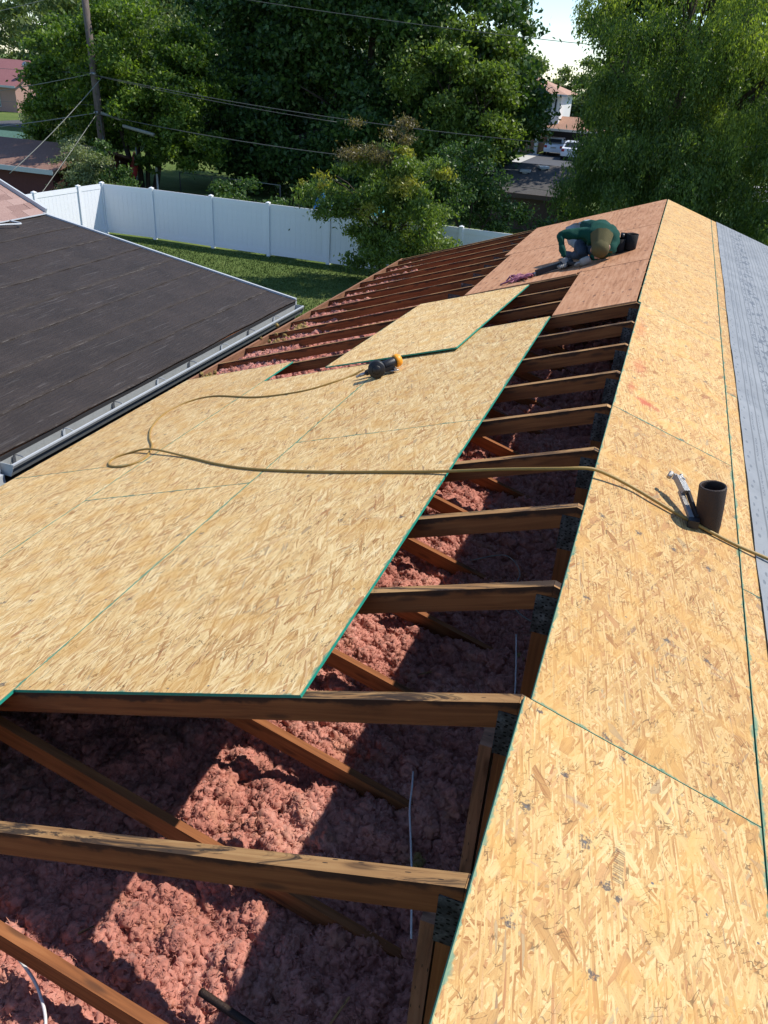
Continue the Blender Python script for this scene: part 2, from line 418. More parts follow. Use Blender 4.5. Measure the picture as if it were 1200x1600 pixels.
def underlay_material():
    m, nt, b = material('grey_underlayment')
    uv = uvco(nt)
    u, v_, _ = sep(nt, uv)
    n1 = noise(nt, uv, 3.0, 4.0, 0.6, '2D')
    col = ramp(nt, n1, [(0.3, (0.180, 0.187, 0.193)), (0.7, (0.240, 0.246, 0.250))])
    # printed guide lines along the roll
    fu = M(nt, 'FRACT', M(nt, 'DIVIDE', u, 0.046))
    ln = M(nt, 'LESS_THAN', M(nt, 'ABSOLUTE', M(nt, 'SUBTRACT', fu, 0.5)), 0.10)
    ln = M(nt, 'MULTIPLY', ln, M(nt, 'GREATER_THAN', u, 0.05))
    col = mixc(nt, M(nt, 'MULTIPLY', ln, 0.55), col, (0.035, 0.040, 0.046))
    # fastener ticks near the edge
    tv = N(nt, 'TexVoronoi', {'voronoi_dimensions': '2D'}, {'Vector': mapping(nt, uv, rot=(0, 0, 0.5), sc=(26, 11, 1)), 'Scale': 1.0, 'Randomness': 0.25})
    tk = M(nt, 'MULTIPLY', M(nt, 'LESS_THAN', tv.outputs['Distance'], 0.2), M(nt, 'LESS_THAN', M(nt, 'ABSOLUTE', M(nt, 'SUBTRACT', u, 0.028)), 0.013))
    col = mixc(nt, M(nt, 'MULTIPLY', tk, 0.7), col, (0.08, 0.09, 0.105))
    # printed lines of tiny lettering
    for (c0, w, sc, th, a) in ((0.086, 0.006, (160, 55, 1), 0.50, .75), (0.132, 0.006, (160, 55, 1), 0.52, .6), (0.235, 0.022, (60, 22, 1), 0.53, .85), (0.335, 0.07, (22, 8, 1), 0.54, .85), (0.53, 0.03, (50, 18, 1), 0.55, .6), (0.75, 0.05, (30, 10, 1), 0.56, .6)):
        tn = noise(nt, mapping(nt, uv, sc=sc), 1.0, 1.0, 0.5, '2D')
        gap = M(nt, 'GREATER_THAN', M(nt, 'FRACT', M(nt, 'MULTIPLY', v_, 2.2)), 0.28)
        k = M(nt, 'MULTIPLY', M(nt, 'MULTIPLY', M(nt, 'GREATER_THAN', tn, th), gap), M(nt, 'LESS_THAN', M(nt, 'ABSOLUTE', M(nt, 'SUBTRACT', u, c0)), w))
        col = mixc(nt, M(nt, 'MULTIPLY', k, a), col, (0.07, 0.08, 0.095))
    set_col(nt, b, col)
    b.inputs['Roughness'].default_value = 0.55
    b.inputs['Specular IOR Level'].default_value = 0.35
    bump(nt, b, noise(nt, mapping(nt, uv, sc=(3, 14, 1)), 1.0, 4.0, 0.55, '2D', 0.8), 0.5, 0.006)
    return m
M_UNDER = underlay_material()

M_WHITE = plain('white_vinyl', (0.82, 0.83, 0.85), 0.4, 0.07, 1.5, 0, 0.02)
M_ALU = plain('white_aluminium_trim', (0.46, 0.48, 0.49), 0.4, 0.2, 6.0, 0, 0.03)
M_GUTTERIN = plain('gutter_inside', (0.30, 0.305, 0.29), 0.6, 0.45, 8.0)
M_DARKALU = plain('bare_gutter_face', (0.17, 0.18, 0.18), 0.45, 0.25, 5.0, 0.2)
M_IRON = plain('cast_iron', (0.034, 0.018, 0.012), 0.62, 0.55, 28.0, 0.1, 0.4)
M_BLACK = plain('black_plastic', (0.011, 0.011, 0.013), 0.42, 0.3, 40.0)
M_RUBBER = plain('black_rubber', (0.022, 0.021, 0.022), 0.8, 0.3, 40.0)
M_ORANGE = plain('orange_plastic', (0.85, 0.33, 0.015), 0.45, 0.15, 20.0)
M_CHROME = plain('chrome_steel', (0.40, 0.38, 0.35), 0.40, 0.5, 60.0, 0.9, 0.5)
M_STEEL = plain('dull_steel', (0.35, 0.35, 0.36), 0.4, 0.25, 60.0, 0.9, 0.1)
M_HOSE = plain('yellow_brown_hose', (0.31, 0.19, 0.045), 0.5, 0.25, 30.0)
M_CABLE = plain('white_cable', (0.66, 0.64, 0.62), 0.5, 0.15, 30.0)
M_PINKROPE = plain('faded_pink_hose', (0.28, 0.09, 0.14), 0.6, 0.4, 20.0)
M_WIRE = plain('utility_wire', (0.10, 0.10, 0.095), 0.6, 0.2, 4.0)
M_WIRE2 = plain('weathered_wire', (0.22, 0.22, 0.19), 0.6, 0.2, 4.0)
M_ASPHALT = plain('asphalt', (0.075, 0.075, 0.08), 0.9, 0.25, 3.0)
M_CONCRETE = plain('concrete', (0.46, 0.43, 0.38), 0.9, 0.2, 2.0)
M_SIDING = plain('white_siding', (0.72, 0.70, 0.66), 0.6, 0.08, 2.0)
M_BLUESIDING = plain('blue_grey_siding', (0.20, 0.26, 0.31), 0.6, 0.12, 2.0)
M_REDWALL = plain('dark_red_brick', (0.11, 0.035, 0.032), 0.85, 0.3, 6.0)
M_BRICK = plain('tan_brick', (0.30, 0.17, 0.12), 0.85, 0.3, 6.0)
M_PINKBRICK = plain('pink_brick', (0.40, 0.24, 0.20), 0.85, 0.25, 6.0)
M_GLASS = plain('dark_glass', (0.03, 0.035, 0.04), 0.1, 0.1, 2.0)
M_CARPAINT = plain('white_car_paint', (0.74, 0.75, 0.77), 0.25, 0.04, 2.0, 0, 0)
M_REDLENS = plain('red_lens', (0.35, 0.02, 0.02), 0.3, 0.1, 5.0)
M_DARK = plain('dark_void', (0.03, 0.028, 0.026), 0.9, 0.2, 4.0)
M_BROWNWALL = plain('brown_paint', (0.085, 0.05, 0.04), 0.7, 0.3, 6.0)
M_REDTOY = plain('red_plastic', (0.55, 0.05, 0.06), 0.5, 0.15, 4.0)
M_BLUETARP = plain('blue_tarp', (0.03, 0.19, 0.48), 0.5, 0.3, 6.0)
M_TEALTARP = plain('teal_tarp', (0.04, 0.30, 0.34), 0.5, 0.3, 6.0)
M_DRYWALL = plain('ceiling_board', (0.35, 0.32, 0.29), 0.9, 0.1, 3.0)

def shingle_material(name, a, b_, c, sc=55.0):
    m, nt, b = material(name)
    v = objco(nt)
    n = noise(nt, offset_by_random(nt, v), sc, 3.0, 0.8)
    big = noise(nt, v, 1.2, 3.0, 0.6)
    f = M(nt, 'ADD', M(nt, 'MULTIPLY', n, 0.6), M(nt, 'ADD', M(nt, 'MULTIPLY', rnd(nt), 0.25), M(nt, 'MULTIPLY', big, 0.15)))
    set_col(nt, b, ramp(nt, f, [(0.25, a), (0.5, b_), (0.75, c)]))
    b.inputs['Roughness'].default_value = 0.9
    b.inputs['Specular IOR Level'].default_value = 0.2
    bump(nt, b, n, 0.5, 0.004)
    return m
M_SHINGLE = shingle_material('pinkish_brown_shingle', (0.17, 0.10, 0.085), (0.30, 0.19, 0.16), (0.40, 0.28, 0.24))
M_BROWNROOF = shingle_material('brown_shingle_roof', (0.10, 0.055, 0.04), (0.19, 0.10, 0.075), (0.28, 0.17, 0.13), 12)
M_REDROOF = shingle_material('red_shingle_roof', (0.20, 0.085, 0.085), (0.28, 0.12, 0.12), (0.36, 0.17, 0.16), 8)
M_GREENROOF = shingle_material('green_shingle_roof', (0.05, 0.10, 0.075), (0.085, 0.16, 0.12), (0.13, 0.22, 0.17), 8)
M_GREYROOF = shingle_material('grey_shingle_roof', (0.055, 0.05, 0.05), (0.095, 0.088, 0.085), (0.15, 0.14, 0.135), 12)
M_TANROOF = shingle_material('tan_shingle_roof', (0.26, 0.14, 0.09), (0.38, 0.22, 0.15), (0.48, 0.30, 0.22), 8)

def grass_material():
    m, nt, b = material('mown_lawn')
    p = N(nt, 'NewGeometry').outputs['Position']
    n1 = noise(nt, p, 0.55, 5.0, 0.65)
    n2 = noise(nt, mapping(nt, p, rot=(0, 0, 0.4), sc=(1, 3, 1)), 7.0, 4.0, 0.7)
    n3 = noise(nt, p, 60.0, 3.0, 0.7)
    f = M(nt, 'ADD', M(nt, 'MULTIPLY', n1, 0.4), M(nt, 'ADD', M(nt, 'MULTIPLY', n2, 0.35), M(nt, 'MULTIPLY', n3, 0.25)))
    set_col(nt, b, ramp(nt, f, [(0.33, (0.045, 0.070, 0.018)), (0.5, (0.100, 0.145, 0.034)), (0.66, (0.185, 0.205, 0.066))]))
    b.inputs['Roughness'].default_value = 0.9
    b.inputs['Specular IOR Level'].default_value = 0.15
    bump(nt, b, n3, 0.7, 0.03)
    return m
M_GRASS = grass_material()

def leaf_material(name, c0, c1, c2, trans=0.35, clump=0.8, gloss=0.45):
    m, nt, b = material(name)
    g = N(nt, 'NewGeometry')
    f = M(nt, 'ADD', M(nt, 'MULTIPLY', g.outputs['Random Per Island'], 0.55), M(nt, 'MULTIPLY', noise(nt, g.outputs['Position'], clump, 3.0, 0.6), 0.5))
    col = ramp(nt, f, [(0.2, c0), (0.5, c1), (0.85, c2)])
    set_col(nt, b, col)
    b.inputs['Roughness'].default_value = gloss
    b.inputs['Specular IOR Level'].default_value = 0.35
    tr = N(nt, 'BsdfTranslucent', None, {0: mixc(nt, 1.0, col, (1.5, 1.6, 0.6), 'MULTIPLY')})
    mx = N(nt, 'MixShader', None, {0: trans, 1: b.outputs[0], 2: tr.outputs[0]})
    nt.links.new(mx.outputs[0], nt.nodes['Material Output'].inputs['Surface'])
    return m
M_LEAF_BRIGHT = leaf_material('bright_green_leaf', (0.034, 0.066, 0.011), (0.088, 0.150, 0.022), (0.22, 0.30, 0.05), 0.40)
M_LEAF_DARK = leaf_material('dark_green_leaf', (0.023, 0.054, 0.014), (0.051, 0.105, 0.023), (0.108, 0.173, 0.038), 0.25)
M_LEAF_WILLOW = leaf_material('willow_leaf', (0.042, 0.078, 0.020), (0.092, 0.148, 0.034), (0.180, 0.245, 0.062), 0.45, 1.1)
M_LEAF_WILLOW2 = leaf_material('sunlit_willow_leaf', (0.085, 0.125, 0.024), (0.165, 0.22, 0.042), (0.28, 0.33, 0.075), 0.50, 1.1)  # brighter willow leaf, the sun's yellow put into its colour
M_LEAF_MID = leaf_material('mid_green_leaf', (0.058, 0.094, 0.019), (0.121, 0.181, 0.035), (0.216, 0.281, 0.061), 0.35)
M_LEAF_YELLOW = leaf_material('sunlit_yellow_leaf', (0.166, 0.154, 0.029), (0.265, 0.263, 0.043), (0.392, 0.380, 0.087), 0.38)  # sunlight on the small tree's crown, put into the leaf colour
M_LEAF_BROWN = leaf_material('withered_leaf', (0.075, 0.058, 0.026), (0.145, 0.110, 0.048), (0.22, 0.185, 0.085), 0.3)
M_LEAF_GREY = leaf_material('grey_green_leaf', (0.117, 0.145, 0.072), (0.216, 0.254, 0.123), (0.332, 0.362, 0.189), 0.3)
M_LEAF_FAR = leaf_material('distant_leaf', (0.078, 0.112, 0.041), (0.138, 0.181, 0.061), (0.225, 0.271, 0.094), 0.3, 0.3)
M_BARK = plain('bark', (0.085, 0.062, 0.048), 0.95, 0.5, 9.0, 0, 0.6)

# ------------------------------------------------------------------ mesh builder
class MB:
    def __init__(s):
        s.v, s.f, s.m, s.uv, s.sm = [], [], [], [], []

    def quad(s, pts, mat=0, uvs=None, smooth=False):
        i = len(s.v)
        s.v += [tuple(p) for p in pts]
        s.f.append(tuple(range(i, i + len(pts))))
        s.m.append(mat)
        s.sm.append(smooth)
        if uvs is None:
            uvs = [(p[0], p[1]) for p in pts]
        s.uv += uvs

    def box(s, lo, hi, mat=0, axis=None, mats=None, basis=None, skip=()):
        """axis aligned box, UVs in metres with u along `axis`; basis: 4x4 applied to the points"""
        x0, y0, z0 = lo
        x1, y1, z1 = hi
        d = (x1 - x0, y1 - y0, z1 - z0)
        if axis is None:
            axis = max(range(3), key=lambda k: d[k])
        P = lambda a, b, c: Vector((a, b, c))
        faces = {'-z': [P(x0, y0, z0), P(x0, y1, z0), P(x1, y1, z0), P(x1, y0, z0)],
                 '+z': [P(x0, y0, z1), P(x1, y0, z1), P(x1, y1, z1), P(x0, y1, z1)],
                 '-y': [P(x0, y0, z0), P(x1, y0, z0), P(x1, y0, z1), P(x0, y0, z1)],
                 '+y': [P(x0, y1, z0), P(x0, y1, z1), P(x1, y1, z1), P(x1, y1, z0)],
                 '-x': [P(x0, y0, z0), P(x0, y0, z1), P(x0, y1, z1), P(x0, y1, z0)],
                 '+x': [P(x1, y0, z0), P(x1, y1, z0), P(x1, y1, z1), P(x1, y0, z1)]}
        for k, (nm, pts) in enumerate(faces.items()):
            if nm in skip:
                continue
            na = {'z': 2, 'y': 1, 'x': 0}[nm[1]]
            oth = [a for a in range(3) if a != na]
            ua = axis if axis in oth else oth[0]
            va = [a for a in oth if a != ua][0]
            lo_ = (x0, y0, z0)
            uvs = [(p[ua] - lo_[ua], p[va] - lo_[va] + k * 0.37) for p in pts]
            if basis is not None:
                pts = [basis @ p for p in pts]
            s.quad(pts, (mats or {}).get(nm, mat), uvs)

    def beam(s, a, b, w, h, up=(0, 0, 1), mat=0, mats=None):
        a, b, up = Vector(a), Vector(b), Vector(up)
        x = (b - a).normalized()
        y = up.cross(x).normalized()
        z = x.cross(y)
        Bm = Matrix(((x.x, y.x, z.x, a.x), (x.y, y.y, z.y, a.y), (x.z, y.z, z.z, a.z), (0, 0, 0, 1)))
        s.box((0, -w / 2, -h / 2), ((b - a).length, w / 2, h / 2), mat, 0, mats, Bm)

    def tube(s, pts, r, n=8, mat=0, cap=True, closed=False):
        pts = [Vector(p) for p in pts]
        rs = r if isinstance(r, (list, tuple)) else [r] * len(pts)
        base = len(s.v)
        t0 = (pts[1] - pts[0]).normalized()
        ref = Vector((0, 0, 1)) if abs(t0.z) < 0.9 else Vector((1, 0, 0))
        nrm = t0.cross(ref).normalized()
        L = 0
        rings = []
        for i, p in enumerate(pts):
            if i:
                L += (p - pts[i - 1]).length
            t = (pts[min(i + 1, len(pts) - 1)] - pts[max(i - 1, 0)])
            t = t.normalized() if t.length > 1e-9 else t0
            nrm = (nrm - t * nrm.dot(t)).normalized()
            bn = t.cross(nrm)
            rings.append((L, [p + (nrm * math.cos(2 * math.pi * k / n) + bn * math.sin(2 * math.pi * k / n)) * rs[i] for k in range(n)]))
        for i in range(len(rings) - 1):
            l0, A = rings[i]
            l1, Bq = rings[i + 1]
            for k in range(n):
                k2 = (k + 1) % n
                s.quad([A[k], A[k2], Bq[k2], Bq[k]], mat, [(l0, k * .05), (l0, k * .05 + .05), (l1, k * .05 + .05), (l1, k * .05)], True)
        if cap:
            s.quad(rings[0][1][::-1], mat, [(0, 0)] * n)
            s.quad(rings[-1][1], mat, [(0, 0)] * n)

    def lathe(s, prof, origin=(0, 0, 0), axis=(0, 0, 1), n=20, mat=0):
        o, ax = Vector(origin), Vector(axis).normalized()
        ref = Vector((1, 0, 0)) if abs(ax.x) < 0.9 else Vector((0, 1, 0))
        e1 = ax.cross(ref).normalized()
        e2 = ax.cross(e1)
        ring = lambda r, h: [o + ax * h + (e1 * math.cos(2 * math.pi * k / n) + e2 * math.sin(2 * math.pi * k / n)) * r for k in range(n)]
        for (r0, h0), (r1, h1) in zip(prof, prof[1:]):
            A, Bq = ring(r0, h0), ring(r1, h1)
            for k in range(n):
                k2 = (k + 1) % n
                s.quad([A[k], A[k2], Bq[k2], Bq[k]], mat, [(h0, k * .1), (h0, k * .1 + .1), (h1, k * .1 + .1), (h1, k * .1)], True)

    def prism(s, poly, y0, y1, mat=0, mats=None, uaxis=None):
        """polygon in the XZ plane extruded along Y"""
        n = len(poly)
        a = [Vector((x, y0, z)) for x, z in poly]
        b = [Vector((x, y1, z)) for x, z in poly]
        dx = uaxis or (1, 0)
        cs = lambda p, o=0: (p.x * dx[0] + p.z * dx[1], -p.x * dx[1] + p.z * dx[0] + o)
        s.quad(a, mat, [cs(p) for p in a])
        s.quad(b[::-1], mat, [cs(p, .43) for p in b[::-1]])
        for i in range(n):
            j = (i + 1) % n
            pts = [a[j], a[i], b[i], b[j]]
            s.quad(pts, (mats or {}).get(i, mat), [(p.x * dx[0] + p.z * dx[1], p.y + i * .3) for p in pts])

    def sphere(s, c, r, nu=14, nv=8, mat=0, basis=None):
        c = Vector(c)
        r = Vector(r) if hasattr(r, '__len__') else Vector((r, r, r))
        Bm = basis or Matrix.Identity(3)
        pt = lambda i, j: c + Bm @ Vector((r.x * math.sin(math.pi * j / nv) * math.cos(2 * math.pi * i / nu), r.y * math.sin(math.pi * j / nv) * math.sin(2 * math.pi * i / nu), r.z * math.cos(math.pi * j / nv)))
        for j in range(nv):
            for i in range(nu):
                q = [pt(i, j), pt(i, j + 1), pt(i + 1, j + 1), pt(i + 1, j)]
                if j == 0:
                    q = q[:3]
                elif j == nv - 1:
                    q = [q[0], q[1], q[3]]
                s.quad(q, mat, None, True)

    def mesh(s, name, mats, weld=True):
        me = bpy.data.meshes.new(name)
        me.from_pydata(s.v, [], s.f)
        for m in mats if isinstance(mats, (list, tuple)) else [mats]:
            me.materials.append(m)
        me.polygons.foreach_set('material_index', s.m)
        me.polygons.foreach_set('use_smooth', s.sm)
        uvl = me.uv_layers.new(name='UVMap')
        uvl.data.foreach_set('uv', [c for t in s.uv for c in t])
        if weld and any(s.sm):
            import bmesh
            bm = bmesh.new()
            bm.from_mesh(me)
            bmesh.ops.remove_doubles(bm, verts=bm.verts, dist=1e-5)
            bm.to_mesh(me)
            bm.free()
        me.update()
        return me

WM = {}
def link(name, data, Mw=None, parent=None):
    ob = bpy.data.objects.new(name, data)
    COL.objects.link(ob)
    Mw = Mw or Matrix.Identity(4)
    if parent is not None:
        ob.parent = parent
        ob.matrix_basis = WM[parent.name].inverted() @ Mw
    else:
        ob.matrix_basis = Mw
    WM[ob.name] = Mw.copy()
    return ob

def build(name, mb, mats, parent=None, origin=None):
    """mesh given in world coordinates; re-based on `origin` so that the object sits at its own place"""
    if origin is None:
        if parent is None:
            a = np.array(mb.v)
            origin = Vector(((a[:, 0].min() + a[:, 0].max()) / 2, (a[:, 1].min() + a[:, 1].max()) / 2, a[:, 2].min()))
        else:
            origin = WM[parent.name].translation
    o = Vector(origin)
    mb.v = [(p[0] - o.x, p[1] - o.y, p[2] - o.z) for p in mb.v]
    return link(name, mb.mesh(name, mats), Matrix.Translation(o), parent)

def tag(ob, label=None, cat=None, group=None, kind=None):
    if label: ob['label'] = label
    if cat: ob['category'] = cat
    if group: ob['group'] = group
    if kind: ob['kind'] = kind
    return ob

def thing(name, loc, label, cat, group=None):
    e = link(name, None, Matrix.Translation(Vector(loc)))
    e.empty_display_size = 0.2
    return tag(e, label, cat, group)

def onL(s, y, h=0.0):
    return Vector((-s * CA - h * SA, y, -s * SA + h * CA))
def onR(s, y, h=0.0):
    return Vector((s * CA + h * SA, y, -s * SA + h * CA))

def spline(pts, n=8):
    P = [Vector(p) for p in pts]
    P = [P[0] * 2 - P[1]] + P + [P[-1] * 2 - P[-2]]
    out = []
    for i in range(1, len(P) - 2):
        for k in range(n):
            t = k / n
            a, b, c, d = P[i - 1], P[i], P[i + 1], P[i + 2]
            out.append(0.5 * ((2 * b) + (c - a) * t + (2 * a - 5 * b + 4 * c - d) * t * t + (3 * b - a - 3 * c + d) * t ** 3))
    out.append(P[-2])
    return out

# ================================================================== GROUND
mb = MB()
mb.quad([(-420, -200, GROUND), (420, -200, GROUND), (420, 640, GROUND), (-420, 640, GROUND)])
g = build('ground', mb, M_GRASS, None, (0, 0, GROUND))
tag(g, 'green lawn and yards around the house', 'lawn', None, 'structure')

def blades(name, n, x0, x1, y0, y1, h, label):
    p = np.stack([RNG.uniform(x0, x1, n), RNG.uniform(y0, y1, n), np.full(n, GROUND)], 1)
    a = RNG.uniform(0, 2 * np.pi, n)
    w = 0.012 * RNG.uniform(.7, 1.4, n)
    hh = h * RNG.uniform(.5, 1.3, n)
    d = np.stack([np.cos(a), np.sin(a), 0 * a], 1) * w[:, None]
    tip = p + np.stack([RNG.normal(0, .4, n) * hh, RNG.normal(0, .4, n) * hh, hh], 1)
    V = np.stack([p - d, p + d, tip], 1).reshape(-1, 3)
    me = bpy.data.meshes.new(name)
    me.vertices.add(3 * n); me.vertices.foreach_set('co', V.ravel())
    me.loops.add(3 * n); me.loops.foreach_set('vertex_index', np.arange(3 * n, dtype=np.int32))
    me.polygons.add(n); me.polygons.foreach_set('loop_start', np.arange(0, 3 * n, 3, dtype=np.int32))
    me.materials.append(M_GRASS)
    me.update(calc_edges=True)
    ob = link(name, me)
    tag(ob, label, 'grass', None, 'stuff')
blades('grass', 90000, -20.6, -4.3, 12.0, 26.1, 0.06, 'short mown grass between the black roof and the white fence')

# ================================================================== HOUSE UNDER REPAIR
house = thing('house', (0, 5, GROUND), 'house with its roof stripped to trusses, new yellow sheathing and pink insulation', 'house')

# walls, ceiling
XW = 3.72
mb = MB()
for (lo, hi) in (((-XW - .1, -1.6, GROUND), (-XW, 12.10, -1.475)), ((XW, -1.6, GROUND), (XW + .1, 12.10, -1.475)), ((-XW, 12.0, GROUND), (XW, 12.10, -1.475)), ((-XW, -1.6, GROUND), (XW, -1.5, -1.475))):
    mb.box(lo, hi)
build('wall', mb, M_BRICK, house)
mb = MB()
mb.prism([(-4.0, -1.46), (4.0, -1.46), (0, -0.125)], 12.02, 12.09)
build('gable_wall', mb, M_BROWNWALL, house)
mb = MB()
mb.box((-XW, -1.5, -1.492), (XW, 12.0, -1.478))
build('ceiling_board', mb, M_DRYWALL, house)

# trusses: one set of meshes shared by every truss
TH = 0.019
def chord(sgn):
    m = MB()
    e = 0.0006
    vd = 0.094
    xe = EAVE * CA
    P = [(-e, 0), (-xe, -xe / 3), (-xe, -xe / 3 - 0.06), (-xe + .03, -xe / 3 - vd + .01), (-e, -vd)]
    if sgn > 0:
        P = [(-x, z) for x, z in P][::-1]
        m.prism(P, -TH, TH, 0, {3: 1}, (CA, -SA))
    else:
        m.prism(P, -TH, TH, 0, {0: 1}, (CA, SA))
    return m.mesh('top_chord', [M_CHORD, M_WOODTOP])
me_chL, me_chR = chord(-1), chord(1)
def simple(fn, name, mats):
    m = MB(); fn(m); return m.mesh(name, mats)
me_king = simple(lambda m: m.box((-.0445, -TH + .001, -1.42), (.0445, TH - .001, -.096)), 'king_post', M_WOOD)
me_bot = simple(lambda m: m.box((-4.0, -TH + .0005, -1.470), (4.0, TH - .0005, -1.385)), 'bottom_chord', M_WOOD)
me_webL = simple(lambda m: m.beam((-2.05, 0, -.815), (-.06, 0, -1.425), .036, .089), 'web', M_WOOD)
me_webR = simple(lambda m: m.beam((2.05, 0, -.815), (.06, 0, -1.425), .036, .089), 'web', M_WOOD)
def plate(m):
    m.box((-.052, -TH - .0025, -.205), (.052, -TH - .0003, -.046), 0, 2)
me_pl = simple(plate, 'gusset_plate', M_GUSSET)
me_pl2 = simple(lambda m: m.box((-.07, -TH - .002, -.06), (.07, -TH - .0003, .03), 0, 0), 'gusset_plate', M_GUSSET)
me_brace = simple(lambda m: m.box((-.098, .052, -1.34), (-.060, .141, -.26)), 'brace', M_FASCIA)
for k in range(-2, 21):
    y = k * T
    t = link('truss', None, Matrix.Translation((0, y, 0)), house)
    B = Matrix.Translation((0, y + random.uniform(-.004, .004), 0))
    link('top_chord', me_chL, B, t); link('top_chord', me_chR, B, t)
    link('king_post', me_king, B, t)
    link('bottom_chord', me_bot, B, t)
    link('web', me_webL, B, t); link('web', me_webR, B, t)
    link('gusset_plate', me_pl, B, t)
    link('gusset_plate', me_pl2, B @ Matrix.Translation((-2.06, 0, -.77)), t)
    if k in (0, 1):
        link('brace', me_brace, B, t)
# overhanging barge rafters at the far gable
for me, nm in ((me_chL, 'barge_rafter'), (me_chR, 'barge_rafter')):
    link(nm, me, Matrix.Translation((0, YFAR - .02, -.001)), house)
# eave boards behind the rafter tails
for sg in (-1, 1):
    mb = MB()
    x = EAVE * CA
    mb.box((sg * x if sg > 0 else -x - .024, -1.6, -x / 3 - .13), (x + .024 if sg > 0 else -x - .001, YFAR, -x / 3 + .002), 0, 1)
    build('eave_board', mb, [M_FASCIA], house)

# sheathing -----------------------------------------------------------------
def sheet(name, side, s0, s1, y0, y1, mats, parent=house, h=0.0005, th=0.0115, tilt=None, gap=0.002, label=None):
    W, L = s1 - s0, y1 - y0
    m = MB()
    m.box((0, 0, 0), (W - 2 * gap, L - 2 * gap, th), 1, 1, {'+z': 0})
    # UV of the top in metres from the sheet's own corner
    for i, f in enumerate(m.f):
        if m.m[i] == 0:
            for j, vi in enumerate(f):
                m.uv[sum(len(q) for q in m.f[:i]) + j] = (m.v[vi][0], m.v[vi][1])
    me = m.mesh(name, mats)
    if side < 0:
        x, yv, z = Vector((-CA, 0, -SA)), Vector((0, -1, 0)), Vector((-SA, 0, CA))
        o = onL(s0 + gap, y1 - gap, h)
    else:
        x, yv, z = Vector((CA, 0, -SA)), Vector((0, 1, 0)), Vector((SA, 0, CA))
        o = onR(s0 + gap, y0 + gap, h)
    Mw = Matrix(((x.x, yv.x, z.x, o.x), (x.y, yv.y, z.y, o.y), (x.z, yv.z, z.z, o.z), (0, 0, 0, 1)))
    if tilt is not None:
        Mw = Mw @ tilt
    ob = link(name, me, Mw, parent)
    ob['sw'] = float(W); ob['sl'] = float(L)
    if label: ob['label'] = label
    return ob
OL, OR_ = [M_OSB_L, M_GREEN], [M_OSB_R, M_GREEN]
a, b_, c_, d_ = ROW, ROW + W4, ROW + 2 * W4, EAVE + .012
for (s0, s1, k0, k1) in ((a, b_, .96, 5), (a, b_, 5, 9), (b_, c_, 0, 4), (b_, c_, 4, 8), (c_, d_, -3 + .0, 1), (c_, d_, 1, 5), (c_, d_, 5, 9), (b_, c_, -2.6, 0)):
    sheet('osb_sheet', -1, s0, s1, k0 * T, k1 * T, OL, h=0.0005 + random.uniform(0, .0012))
for i, (k0, k1) in enumerate(((-2.6, 1), (1, 5), (5, 9), (9, 13), (13, 17), (17, 20.38))):
    sheet('osb_sheet', 1, 0.004 if i == 0 else (0.024 if i < 3 else 0.003), 0.714, k0 * T, k1 * T, [M_OSB_RED if i == 2 else M_OSB_NEAR if i == 0 else M_OSB_R, M_GREEN], h=0.0005 + (0.0012 if i == 0 else random.uniform(0, .0008)))
ks = [-2.6, -1, 3, 7, 11, 15, 19, 20.38]
for r in range(3):
    s0 = .7165 + r * W4
    kk = [-2.6] + [k + (2 if r % 2 else 0) for k in (-1, 3, 7, 11, 15)] + [20.38]
    for k0, k1 in zip(kk, kk[1:]):
        sheet('osb_sheet', 1, s0, min(s0 + W4, EAVE), k0 * T, k1 * T, OR_)
for (s0, s1, k0, k1) in ((.006, .672, 9, 12.03), (.004, .70, 12.06, 16.1), (.704, 1.90, 12.0, 16.15), (.006, .70, 16.13, 20.36), (.704, 1.99, 16.18, 20.36)):
    sheet('old_plywood_sheet', -1, s0, s1, k0 * T, k1 * T, [M_PLY, M_PLY], th=0.0125)

# underlayment: a slightly rippled membrane on the right slope
def membrane():
    nu, nv = 40, 160
    s0, s1, y0, y1 = 0.795, EAVE + .02, -1.6, YFAR + .01
    m = MB()
    rng = np.random.default_rng(3)
    ph = rng.uniform(0, 6, 6)
    def P(i, j):
        s = s0 + (s1 - s0) * i / nu
        y = y0 + (y1 - y0) * j / nv
        e = 0.003 * math.sin(y * 1.7 + ph[0]) + 0.0012 * math.sin(y * 4.1 + ph[1])
        if i == 0: s += e
        hh = 0.0205 + 0.0018 * (math.sin(y * 5 + s * 3 + ph[2]) + math.sin(y * 11 - s * 4 + ph[3]))
        return onR(s, y, hh), (s - s0, y)
    for i in range(nu):
        for j in range(nv):
            q = [P(i, j), P(i + 1, j), P(i + 1, j + 1), P(i, j + 1)]
            m.quad([p[0] for p in q], 0, [p[1] for p in q], True)
    return m
build('underlayment', membrane(), M_UNDER, house)

# vent pipe through the ridge strip
pipe = thing('vent_pipe', (.545, 2.2, -.18), 'short open dark iron vent pipe standing up through the sheathing', 'pipe')
mb = MB()
ax = Vector((-.025, 0, .21)).normalized()
mb.lathe([(.049, -.05), (.051, 0), (.051, .004), (.054, .03), (.056, .10), (.0565, .207), (.0545, .2115), (.049, .2115), (.047, .204), (.045, -.05)], (.543, 2.2, -.178), ax, 28)
build('pipe', mb, M_IRON, pipe)

